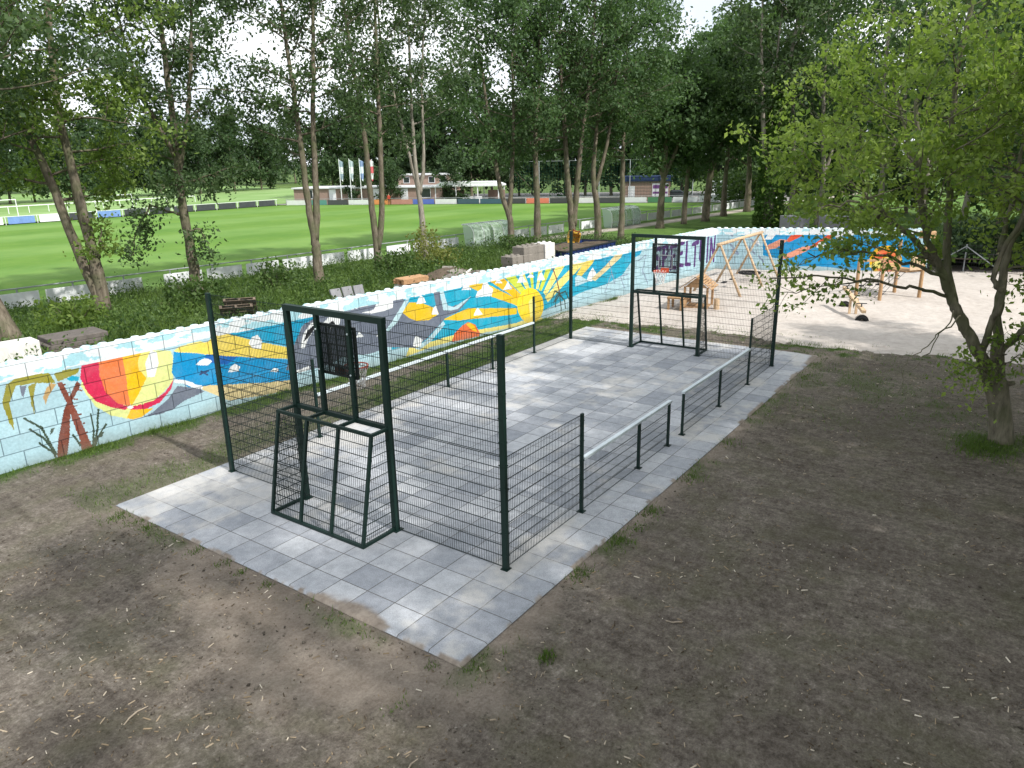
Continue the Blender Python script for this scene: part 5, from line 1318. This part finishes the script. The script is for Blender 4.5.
for k in range(3):
    x, y = 12.15+.56*k*math.cos(-.12), 17.3+.56*k*math.sin(-.12)
    s_ = thing('kerb_slab', ['leftmost of the three grey slabs leaning side by side behind the wall','middle one of the three grey slabs leaning side by side behind the wall','rightmost of the three grey slabs leaning side by side behind the wall'][k], 'slab', (x,y,zbk(x,y)-.02), -.12, 'grey slabs leaning behind the wall')
    b = MB(); mt = Matrix.Rotation(math.radians(-24+4*k),4,'X'); b.bevbox(-.25,.25,-.05,.05,0,.72,.015,0,mt); b.box(-.25,.25,-.02,.30,0,.07,0,Matrix.Identity(4)); b.build('slab', M['slab'], s_)
pk = thing('plank_stack', 'stack of tan planks lying on a white block behind the wall', 'planks', (16.0,16.7,zbk(16,16.7)+.45), -.1)
rr = random.Random(8)
for k in range(4):
    b = MB()
    for j in range(5): e = rr.uniform(-.06,.06); b.box(-.75+e,.75+e,-.35+j*.145,-.215+j*.145,k*.06,k*.06+.05)
    b.build('plank_layer', M['planks'], pk)
def lego(x, y, z, rz, n, mat, lab, grp=None, h=.4, d=.4, studs=True):
    q = thing('concrete_block', lab, 'block', (x,y,z), rz, grp)
    b = MB(); b.bevbox(-.4*n/2,.4*n/2,-d/2,d/2,0,h,.02); b.build('block', mat, q)
    if studs:
        b = MB()
        for k in range(n):
            for j in range(int(round(d/.4))): b.tube([(-.4*n/2+.2+.4*k,-d/2+.2+.4*j,h-.005),(-.4*n/2+.2+.4*k,-d/2+.2+.4*j,h+.07)], [.11,.08], 8)
        b.build('studs', mat, q)
    return q
lego(16.1,16.7,zbk(16,16.7)-.02,-.1,4,M['concw'],'white concrete block under the tan planks', studs=False, d=.8)
lego(.3,18.6,zbk(.2,18.6)-.05,-.1,3,M['concw'],'large white concrete block at the left edge behind the wall', studs=False, h=.75, d=.8)
bs = thing('slab_stack', 'stack of brown weathered slabs right of the white block at the left edge', 'slabs', (2.0,18.7,zbk(2,18.7)-.02), -.1)
for k in range(4):
    b = MB(); e = rr.uniform(-.08,.08); b.bevbox(-.85+e,.85+e,-.6,.6,k*.16,k*.16+.145,.02); b.build('slab', M['brown_slab'], bs)
GBK = 'concrete blocks of the stack behind the sun mural'
rows = [(0,[1,2,3,4],['raw','raw','white','raw']),(.4,[1,2,3,4],['raw','raw','raw','white']),(.8,[2,3,4],['raw','raw','white'])]
names = ['first','second','third','fourth','fifth']
for z, ks, mm in rows:
    for k, m_ in zip(ks, mm):
        x = 21.9+.92*k; y = 15.9-.05*k+rr.uniform(-.04,.04)
        lab = '%s%s block, %s from left in the %s course of the stack' % ('white-faced' if m_ == 'white' else 'grey', ' weathered' if m_ != 'white' else '', names[k-1] if z < .7 else names[k-2], {0:'bottom',.4:'middle',.8:'top'}[z])
        q = lego(x+.05*rr.uniform(-1,1), y, zbk(22,16)+z+.1, -.06, 2, M['concw'] if m_ == 'white' else M['conc'], lab, GBK, studs=z>.35, d=.8)
        q.scale = (1.13,1,1)
# heap of broken slabs
rr = random.Random(21)
for k in range(9):
    x, y = 18.6+rr.uniform(-1.5,1.9), 16.6+rr.uniform(-.8,.9); z = zbk(x,y)+.05+.09*k*(.5+.5*rr.random())
    s_ = thing('broken_slab', 'broken concrete slab in the rubble heap behind the wall', 'rubble', (x,y,z), 0, 'broken slabs of the rubble heap'); s_.rotation_euler = (rr.uniform(-.35,.35), rr.uniform(-.35,.35), rr.uniform(0,3))
    n = rr.choice((5,6)); poly = [(rr.uniform(.35,.75)*math.cos(2*PI*j/n), rr.uniform(.28,.5)*math.sin(2*PI*j/n)) for j in range(n)]
    b = MB(); b.prism(poly, 0, rr.uniform(.08,.16)); b.build('slab', M['conc'] if k % 3 else M['concw'], s_)
for k, (a0, a1, lab) in enumerate([((17.6,15.6,1.15),(19.4,15.9,1.5),'long pale timber batten lying on the rubble heap'),((17.0,16.2,1.0),(17.9,15.8,1.35),'short pale timber batten sticking out of the rubble heap')]):
    tb_ = thing('timber_batten', lab, 'timber', a0); b = MB(); b.bar((0,0,0),np.array(a1)-np.array(a0),.09,.07); b.build('batten', M['planks'] if k else M['concw'], tb_)
def heap(name, label, cat, cx, cy, rx, ry, h, mat, kind=None):
    xs_ = np.linspace(-1.15,1.15,40); X, Y = np.meshgrid(xs_, xs_); r = np.hypot(X, Y)
    Z = h*np.clip(1-r**1.6,-.3,1)*(.7+.6*fbm(X*2+cx,Y*2+cy,31)) + .10*(fbm(X*8+cx,Y*8,32)-.5)
    o = grid_obj(name, X*rx+cx, Y*ry+cy, Z+hb(cx,cy), mat, None, None); 
    return tag(o, label, cat)
heap('soil_heap', 'brown soil heap with rubble behind the wall, left of the block stack', 'soil', 19.0,17.2,2.6,1.5,.75,M['soil'])
heap('soil_heap', 'small grey-brown earth mound behind the whale tail', 'soil', 16.9,15.3,1.1,.8,.55,M['soil'])
# blue container with soil
ct = thing('open_container', 'long low navy blue open container filled with brown soil behind the wall', 'container', (29.9,16.3,zbk(30,16.3)-.12), .02)
b = MB()
b.box(-3.1,3.1,-1.2,-1.14,.12,.80); b.box(-3.1,3.1,1.14,1.2,.12,.80); b.box(-3.1,-3.04,-1.14,1.14,.12,.80); b.box(3.04,3.1,-1.14,1.14,.12,.80); b.box(-3.04,3.04,-1.14,1.14,.12,.18)
for k in range(12): b.box(-2.95+k*.53,-2.87+k*.53,-1.26,-1.203,.15,.78)
b.build('hull', M['blue'], ct)
b = MB(); b.bar((-3.15,-1.2,.84),(3.15,-1.2,.84),.09,.07); b.bar((-3.15,1.2,.84),(3.15,1.2,.84),.09,.07); b.bar((-3.1,-1.15,.84),(-3.1,1.15,.84),.09,.07); b.bar((3.1,-1.15,.84),(3.1,1.15,.84),.09,.07); b.build('top_rim', M['dark'], ct)
xs_ = np.linspace(-3.02,3.02,50); ys_ = np.linspace(-1.12,1.12,16); X, Y = np.meshgrid(xs_, ys_)
o = grid_obj('soil_load', X, Y, .62+.6*fbm(X*.8,Y*.9,77)*(1-(Y/1.2)**2), M['soil'], None, None); o.parent = ct; 
if 'kind' in o: del o['kind']
sc = thing('machine_scoop', 'yellow and rust coloured scoop lying tilted on the soil of the blue container', 'scoop', (30.2,16.6,zbk(30.2,16.6)+.95), .6); sc.rotation_euler = (.3,-.5,.6); sc.scale = (.75,.75,.75)
prof = [(-.45,0),(.1,-.12),(.42,.05),(.5,.42),(.3,.66),(-.02,.72)]
b = MB()
for (x0,z0),(x1,z1) in zip(prof[:-1],prof[1:]): b.bar((x0,0,z0),(x1,0,z1),.9,.04, up=(0,0,1) if abs(x1-x0)>.15 else (1,0,0))
b.build('bowl', M['yellow'], sc)
for y in (-.45,.45):
    b = MB(); b.prism(prof, -.02, .02, 0, Matrix(((1,0,0,0),(0,0,1,y),(0,1,0,0),(0,0,0,1)))); b.build('cheek', M['yellow'], sc)
b = MB(); b.bar((0,-.25,.72),(.1,-.25,1.0),.05,.22); b.bar((0,.25,.72),(.1,.25,1.0),.05,.22); b.tube([(.06,-.3,.9),(.06,.3,.9)],.05,8); b.build('bracket', M['rust'], sc)
b = MB()
for k in range(5): b.bar((-.45,-.36+.18*k,.0),(-.62,-.36+.18*k,.03),.08,.04)
b.build('teeth', M['rust'], sc)
# grey crates behind the far blue wall
for k, (x, y, lab) in enumerate([(41.2,6.6,'left one of two pale grey stone blocks behind the blue wall'),(42.0,4.4,'right one of two pale grey stone blocks behind the blue wall')]):
    q = lego(x,y,.0,1.2,4,M['slab'],lab,'pale grey blocks behind the blue wall', studs=False, h=2.75, d=.9)

# ------------------------------------------------------------------ pitch barrier with white boards
def polyfence(name, label, pts, hrail, posts_every, boards, root_at, board_h=(.08,.80), postm=M['grey']):
    pf = thing(name, label, 'fence', (*root_at, .05))
    rx_, ry_ = root_at
    pts = [np.array(p, float) for p in pts]
    for a, c_ in zip(pts[:-1], pts[1:]):
        L = np.hypot(*(c_-a)); d = (c_-a)/L; nn = np.array([-d[1],d[0]])
        b = MB(); b.tube([(a[0]-rx_,a[1]-ry_,hrail),(c_[0]-rx_,c_[1]-ry_,hrail)], .035, 6); b.build('top_rail', postm, pf)
        k = int(L/posts_every)
        for j in range(k+1):
            q = a+d*j*posts_every; b = MB(); b.tube([(q[0]-rx_,q[1]-ry_,-.2),(q[0]-rx_,q[1]-ry_,hrail)], .04, 6); b.build('post', postm, pf)
        for (s0, s1, m_) in boards.get(tuple(a), []):
            q0 = a+d*s0-nn*.06; q1 = a+d*s1-nn*.06
            b = MB(); b.bar((q0[0]-rx_,q0[1]-ry_,(board_h[0]+board_h[1])/2),(q1[0]-rx_,q1[1]-ry_,(board_h[0]+board_h[1])/2),.025,board_h[1]-board_h[0]); b.build('board', m_, pf)
    return pf
rr = random.Random(3)
A0 = (-16.0,35.9); A1 = (38.0,30.5); A2 = (42.6,30.04); A3 = (57.0,28.6); A4 = (62.0,28.1); A5 = (100.0,24.3)
bd = []; s_ = 1.0
while s_ < 52: bd.append((s_, s_+2.2, M['offwhite'])); s_ += 2.5 if rr.random() > .25 else 3.4
polyfence('pitch_barrier', 'grey railing with white boards along the pitch, left of the near dugout', [A0,A1], 1.0, 2.5, {A0:bd}, (-16.0,35.9))
bd = [(.2+2.5*k,2.4+2.5*k,M['offwhite']) for k in range(5) if k != 3]
polyfence('pitch_barrier', 'grey railing with white boards between the two dugouts', [A2,A3], 1.0, 2.5, {A2:bd}, A2)
bd = [(.2+2.5*k,2.35+2.5*k,M['offwhite']) for k in range(15)]
polyfence('pitch_barrier', 'grey railing with white boards along the path, right of the far dugout', [A4,A5], 1.0, 2.5, {A4:bd}, A4)
advc = [rgb(225,228,224),rgb(70,140,128),rgb(40,44,48),rgb(225,228,226),rgb(224,140,60),rgb(190,130,110),rgb(70,100,190),rgb(228,230,228),rgb(20,70,84),rgb(20,80,96),rgb(30,36,38),rgb(226,120,84),rgb(30,34,36),rgb(232,232,230),rgb(40,46,48),rgb(225,228,230),rgb(46,120,70),rgb(222,226,228)]
ADV = [simple('advert_board', tuple(.72*q+.28*.16 for q in c_), .5, .3, .12, 1.5, 0, 0) for c_ in advc]
E0 = (72.0,96.0); E1 = (97.5,35.2); E2 = (102.5,24.6)
Lq = math.hypot(25.5,60.8); nb = 18
polyfence('advert_fence', 'low row of coloured advertising boards along the far end of the pitch', [E0,E1], .95, 3.4, {E0:[(Lq*k/nb+.08, Lq*(k+1)/nb-.08, ADV[(k+0) % len(ADV)]) for k in range(nb)]}, E0, (.02,.78))
polyfence('advert_fence', 'short row of pale boards at the pitch corner by the hedge', [E1,E2], .95, 2.9, {E1:[(.1+2.9*k,2.9+2.9*k,M['offwhite']) for k in range(4)]}, E1, (.02,.92))
G0 = (-30.0,100.0); G1 = (71.0,97.0)
bl = []; s_ = 0
DK = simple('dark_advert', (.05,.055,.06), .5, .3, .3, 1.5, 0, 0); BL_ = simple('blue_advert', rgb(110,140,190), .5, .3, .2, 1.5, 0, 0); RD_ = simple('red_advert', rgb(150,70,50), .5, .3, .2, 1.5, 0, 0)
for k in range(28):
    bl.append((s_+.25, s_+3.3, [M['offwhite'],BL_,M['offwhite'],DK,BL_,DK,M['offwhite'],RD_][k % 8] if k < 17+8 and s_ < 76 else DK)); s_ += 3.6
polyfence('advert_fence', 'long row of dark and pale boards along the far side of the pitch', [G0,G1], .95, 3.6, {G0:bl}, G0, (.05,.9), M['white'])

# dugouts
def dugout(x, y, rz, L, lab):
    d_ = thing('dugout', lab, 'dugout', (x,y,.03), rz, 'dugouts beside the pitch')
    t_ = M['poly']
    arc = [(-.55,.0),(-.62,.7),(-.58,1.25),(-.35,1.62),(.05,1.78),(.55,1.80)]
    for a0, a1 in zip(arc[:-1], arc[1:]):
        pass
    b = MB(); n = len(arc)
    vs = [(s*L/2, p[0], p[1]) for s in (-1,1) for p in arc] + [(s*L/2, p[0]+.012, p[1]-.012) for s in (-1,1) for p in arc]
    fs = [(k, k+1, n+k+1, n+k) for k in range(n-1)] + [(2*n+k+1, 2*n+k, 3*n+k, 3*n+k+1) for k in range(n-1)]
    b.add(vs, fs); b.build('curved_shell', t_, d_)
    for s in (-1,1):
        b = MB(); b.prism([(p[0],p[1]) for p in arc]+[(.35,.5),(.3,0)], -.006, .006, 0, Matrix(((0,0,1,s*L/2),(1,0,0,0),(0,1,0,0),(0,0,0,1)))); b.build('side_pane', t_, d_)
    for k in range(5):
        b = MB(); xk = -L/2+L*k/4; b.tube([(xk,p[0]-.02,p[1]+.02) for p in arc], .025, 5); b.build('rib', M['white'], d_)
    b = MB(); b.bar((-L/2-.05,.57,1.80),(L/2+.05,.57,1.80),.10,.09); b.build('front_edge', M['white'], d_)
    b = MB(); b.bar((-L/2,-.12,.45),(L/2,-.12,.45),.35,.05); 
    for k in range(4): b.bar((-L/2+.3+k*(L-.6)/3,-.12,0),(-L/2+.3+k*(L-.6)/3,-.12,.43),.06)
    b.build('bench', M['grey'], d_)
t = NT('clear_sheet'); t.fin((.55,.66,.60), .25, .5); t.b.inputs['Alpha'].default_value = .38; M['poly'] = t.mat
dugout(38.6,29.3,-.1,4.6,'near clear curved dugout with white front edge beside the pitch')
dugout(58.6,27.8,-.1,5.2,'far clear curved dugout with white front edge beside the lawn path')

# ------------------------------------------------------------------ buildings beyond the pitch
def house(name, label, x, y, rz, L, D, H, wallm, roofm, wins, doors, roof_t=.22, over=.3, sign=None):
    h_ = thing(name, label, 'building', (x,y,0), rz)
    b = MB(); b.box(-L/2,L/2,-D/2,D/2,0,H); b.build('wall', wallm, h_)
    b = MB(); b.bevbox(-L/2-over,L/2+over,-D/2-over,D/2+over,H+.003,H+roof_t,.06); b.build('roof', roofm, h_)
    for (x0,x1,z0,z1) in wins:
        b = MB(); y_ = -D/2-.03
        b.box(x0-.06,x1+.06,y_-.02,y_+.028,z0-.06,z0); b.box(x0-.06,x1+.06,y_-.02,y_+.028,z1,z1+.06); b.box(x0-.06,x0,y_-.02,y_+.028,z0,z1); b.box(x1,x1+.06,y_-.02,y_+.028,z0,z1)
        w_ = b.build('window', M['white'], h_)
        b = MB(); b.box(x0,x1,y_,y_+.026,z0,z1); b.build('pane', M['glass'], w_)
    for (x0,x1,z1,m_) in doors:
        b = MB(); b.box(x0,x1,-D/2-.05,-D/2-.002,.03,z1); dd = b.build('door', m_, h_)
        b = MB(); b.box(x1-.16,x1-.08,-D/2-.09,-D/2-.053,1.0,1.06); b.build('handle', M['grey'], dd)
    if sign:
        x0,x1,z0,z1 = sign
        b = MB(); b.box(x0,x1,-D/2-.06,-D/2-.002,z0,z1); sg_ = b.build('sign_panel', M['white'], h_)
        b = MB(); b.box(x0+.1,x1-.1,-D/2-.075,-D/2-.063,z1-.8,z1-.25); b.box(x0+.1,x1-.1,-D/2-.075,-D/2-.063,z0+.45,z0+.75); b.build('print', M['purple'], sg_)
    return h_
FA = math.atan2(-60.8,25.5)      # direction of the pitch's far end line
M['brickpale'] = simple('pale_brick', (.29,.205,.165), .9, .2, .2, 4)
ch = house('clubhouse', 'long low brick clubhouse with white flat roof edge behind the flagpoles', 83.2, 86.5, FA, 26, 8, 2.5, M['brickpale'], M['roofgrey'],
   [(-11,-9.6,1.0,2.3),(-3.2,-2.0,1.0,2.3),(9.5,11,1.0,2.3)], [(-6.6,-5.4,2.4,M['white']),(1.2,2.3,2.4,M['white']),(6.0,7.2,2.4,M['white'])])
house('upper_building', 'brick building with upper storey and white parapet behind the clubhouse', 92, 82, FA, 9, 7, 4.3, M['brickpale'], M['roofgrey'], [(-3.5,-2.5,3.1,4.0),(-1.2,-.2,3.1,4.0),(1.0,2.0,3.1,4.0),(3,4,3.1,4.0)], [(-3.2,-2.2,2.3,M['dark'])])
house('kiosk', 'small brick kiosk with navy roof band and purple-white sign panel', 99.6, 44.5, FA, 7.2, 4, 3.0, M['brickpale'], M['navy'], [], [(-2.6,-1.6,2.3,M['white'])], .75, .3, (1.0,3.4,.7,2.7))
pv = thing('pavilion', 'open pavilion with white canopy roof between the clubhouse and the catch net', 'pavilion', (88,70,0), FA)
b = MB(); b.bevbox(-5.5,5.5,-2.2,2.2,2.6,2.85,.05); b.prism([(-5.4,2.853),(5.4,2.853),(4.2,3.3),(-4.2,3.3)], -2.1, 2.1, 0, Matrix(((1,0,0,0),(0,0,1,0),(0,1,0,0),(0,0,0,1)))); b.build('roof', M['white'], pv)
for x in (-5.2,-1.8,1.8,5.2):
    for y in (-2,2): b = MB(); b.bar((x,y,0),(x,y,2.6),.14); b.build('post', M['white'], pv)
b = MB(); b.box(-5.3,-1.5,1.9,2.1,0,1.9); b.box(2.5,5.3,1.9,2.1,0,1.9); b.build('back_wall', M['brickpale'], pv)
b = MB(); b.box(-1.3,2.3,-1.6,-.9,.05,1.05); b.build('counter', M['white'], pv)
# blue-green low building at far right, parked car
house('shed', 'small grey-green shed with sloping roof left of the hedge', 103.5, 33.5, FA, 4.5, 3.5, 2.6, M['offwhite'], M['grey'], [(-1.2,.2,1.0,2.0)], [(.8,1.7,2.1,M['grey'])])
def car(x, y, rz, label, bodym):
    c_ = thing('parked_car', label, 'car', (x,y,.03), rz)
    def loft(secs, name, mat, par):
        b = MB(); n = len(secs[0]); vs = [p for s in secs for p in s]
        fs = [(i*n+k,(i+1)*n+k,(i+1)*n+(k+1)%n,i*n+(k+1)%n) for i in range(len(secs)-1) for k in range(n)]
        fs += [tuple(range(n)), tuple(range(len(vs)-1,len(vs)-n-1,-1))]
        b.add(vs, fs); return b.build(name, mat, par, False)
    def sec(x, w_, z0, z1, t_): return [(x,-w_,z0+.1),(x,-w_+.08,z0),(x,w_-.08,z0),(x,w_,z0+.1),(x,w_,z1-.15),(x,w_-t_,z1),(x,-w_+t_,z1),(x,-w_,z1-.15)]
    loft([sec(-2.1,.72,.35,.75,.1),sec(-2.0,.82,.28,.9,.1),sec(-.6,.88,.22,.95,.08),sec(1.0,.88,.22,.95,.08),sec(1.95,.84,.28,.92,.1),sec(2.1,.74,.35,.8,.1)], 'body', bodym, c_)
    loft([sec(-1.1,.70,.93,.97,.03),sec(-.45,.72,.93,1.42,.12),sec(.9,.72,.93,1.45,.12),sec(1.8,.68,.93,1.0,.05)], 'cabin', M['glass'], c_)
    b = MB(); b.bevbox(-.45,1.0,-.60,.60,1.43,1.48,.02); b.build('roof_panel', bodym, c_)
    for sx_ in (-1.3,1.3):
        for sy_ in (-.82,.82):
            b = MB(); b.tube([(sx_,sy_-.1,.32),(sx_,sy_+.1,.32)], .32, 16); w_ = b.build('wheel', M['rubber'], c_)
            b = MB(); b.tube([(sx_,sy_-.11,.32),(sx_,sy_+.11,.32)], .19, 10); b.build('rim', M['grey'], w_)
    for sy_ in (-.6,.6):
        b = MB(); b.box(-2.13,-2.07,sy_-.15,sy_+.15,.58,.72); b.build('headlight', M['white'], c_)
car(103.5,41.5,FA+.1,'dark parked car standing beyond the pitch boards right of the kiosk', simple('black_car_paint', (.012,.013,.016), .25, .5, .1, 2, 0, 0))
# ball catch net
cn_ = thing('catch_net', 'tall green ball-catch net on slim poles behind the far goal line', 'net', (94.6,50,0), FA)
for k in range(7):
    b = MB(); b.tube([(-14+k*4.66,0,0),(-14+k*4.66,0,6.2)], .07, 6); b.build('pole', M['grey'], cn_)
b = MB(); mesh_panel(b, (-14,.08), (14,.08), .1, 6.1, .45, .45, .022, .02); b.build('netting', simple('green_netting',(.012,.05,.035),.8,.1,.2,3,0,0), cn_)
b = MB(); b.bar((-14,0,6.2),(14,0,6.2),.05); b.build('top_cable', M['grey'], cn_)
# flagpoles
FL = [(76.5,87.6,rgb(222,226,226),rgb(120,150,170)),(77.1,85.9,rgb(228,230,230),rgb(170,190,200)),(77.6,84.1,rgb(210,222,232),rgb(90,130,190)),(78.1,82.4,rgb(200,50,60),rgb(232,232,232))]
fl_lab = ['leftmost flagpole with hanging grey-white flag','flagpole with white flag, second from the left','flagpole with pale blue-white flag, third from the left','flagpole with red and white flag, rightmost']
for (x, y, c1, c2), lab in zip(FL, fl_lab):
    fp = thing('flagpole', lab + ' before the clubhouse', 'flagpole', (x,y,0), FA, 'flagpoles before the clubhouse')
    b = MB(); b.tube([(0,0,0),(0,0,7.2)], [.07,.04], 8); b.build('pole', M['white'], fp)
    t = NT('flag_cloth'); p = t.obj(); s3 = t.node('ShaderNodeSeparateXYZ'); t.link(p, s3.inputs[0])
    c1 = tuple(.75*q+.1 for q in c1); c2 = tuple(.6*q+.14 for q in c2)
    fm = t.fin(t.mix(t.math('GREATER_THAN', t.math('SINE', t.math('MULTIPLY', s3.outputs[2], 3.2)), .1), c1, c2), .8, .1)
    xs_ = np.linspace(0,1,10); zs_ = np.linspace(0,1,14); X, Z = np.meshgrid(xs_, zs_)
    W_ = .75*X*(.5+.5*Z); Yf = .14*np.sin(X*7+Z*3)*X
    V = np.stack([.05+W_, Yf, 7.05-2.7*(1-Z)-.7*X*(1-.4*Z)], -1).reshape(-1,3); i = np.arange(140).reshape(14,10)
    F = np.stack([i[:-1,:-1],i[:-1,1:],i[1:,1:],i[1:,:-1]],-1).reshape(-1,4)
    quick('flag', V, F, fm, fp, None, True)
# low fence and frames of the second field
sf = thing('field_railing', 'white railing across the second field, seen under the trees at the left', 'fence', (0,122,0), .06)
b = MB(); b.bar((-60,0,1.1),(75,0,1.1),.12); b.build('top_rail', M['white'], sf)
for k in range(46): b = MB(); b.bar((-60+3*k,0,0),(-60+3*k,0,1.1),.08); b.build('post', M['white'], sf)
for k, (x, y, lab) in enumerate([(52,112,'white goal frame on the second field, left of the forked pale tree'),(36,114,'white goal frame on the second field, right of the twin-stemmed tree')]):
    gf = thing('goal_frame', lab, 'goal', (x,y,0), .3)
    for s in (-3.6,3.6): b = MB(); b.tube([(s,0,0),(s,0,2.44)], .06, 8); b.build('goalpost', M['white'], gf)
    b = MB(); b.tube([(-3.66,0,2.44),(3.66,0,2.44)], .06, 8); b.build('crossbar', M['white'], gf)
# people far away
def person(x, y, rz, label, top, legs):
    pr = thing('person', label, 'person', (x,y,.05), rz)
    joints = [(0,0,.95),(0,0,1.2),(0,0,1.42),(0,.0,1.52),(0,.02,1.66),(.0,.02,1.76), (.19,0,1.40),(.24,.02,1.14),(.22,.12,.92),(-.19,0,1.40),(-.24,.02,1.14),(-.20,.14,.93),(.10,0,.88),(.11,.03,.48),(.12,0,.07),(.12,.12,.03),(-.10,0,.88),(-.12,-.02,.48),(-.13,-.05,.07),(-.13,.08,.03)]
    edges = [(0,1),(1,2),(2,3),(3,4),(4,5),(2,6),(6,7),(7,8),(2,9),(9,10),(10,11),(0,12),(12,13),(13,14),(14,15),(0,16),(16,17),(17,18),(18,19)]
    rad = [.15,.14,.15,.06,.10,.08,.065,.05,.035,.065,.05,.035,.10,.065,.045,.04,.10,.065,.045,.04]
    me = bpy.data.meshes.new('body'); me.from_pydata(joints, edges, []); o = bpy.data.objects.new('body', me); C.objects.link(o); o.parent = pr
    sk = o.modifiers.new('skin','SKIN'); sv = me.skin_vertices[0].data
    for k, r in enumerate(rad): sv[k].radius = (r,r*.85)
    sv[0].use_root = True
    o.modifiers.new('sub','SUBSURF').render_levels = 1
    t = NT('clothed_body'); s3 = t.node('ShaderNodeSeparateXYZ'); t.link(t.obj(), s3.inputs[0])
    c = t.mix(t.math('GREATER_THAN', s3.outputs[2], .93), legs, top); c = t.mix(t.math('GREATER_THAN', s3.outputs[2], 1.5), c, (.42,.26,.18)); c = t.mix(t.math('GREATER_THAN', s3.outputs[2], 1.72), c, (.05,.035,.025))
    me.materials.append(t.fin(c, .8, .2))
person(77.5,78.0,2.0,'person in a red top and dark trousers standing at the pitch edge', (.42,.06,.035), (.03,.03,.04))
person(70,117,1.0,'person in dark clothes standing on the second field', (.03,.035,.045), (.03,.03,.035))

# sticks lying on the earth
from_px = [(-5.05,-4.15,.9,.55),(-4.9,-2.2,.42,1.2),(-4.0,-1.55,.25,.3),(-3.0,-3.9,.3,.9),(-5.3,1.9,.35,.2),(-5.8,.2,.28,.5),(.2,-2.9,.25,2.2)]
stl = ['long curved bare stick lying on the earth at the bottom right of the middle','straight pale stick lying on the earth below the paving corner','short pale stick just right of the paving corner','short thin stick on the earth right of the paving corner','pale stick on the earth left below the near goal','small pale stick at the lower left of the photo','small pale stick on the earth beside the low fence']
for (x, y, l_, a_), lab in zip(from_px, stl):
    z = float(hearth(np.array([x]), np.array([y]))[0])
    s_ = thing('stick', lab, 'stick', (x,y,z+.012), a_, 'sticks lying on the bare earth')
    b = MB(); b.tube([(-l_/2,0,0),(-l_*.2,.03*l_/.4,.01),(l_*.15,.04*l_/.4,.008),(l_/2,-.02,.012)], [.007,.011,.010,.005], 6); b.tube([(l_*.05,.02,.01),(l_*.2,.09*l_,.02)], [.006,.003], 5)
    b.build('wood', M['stickwood'], s_)
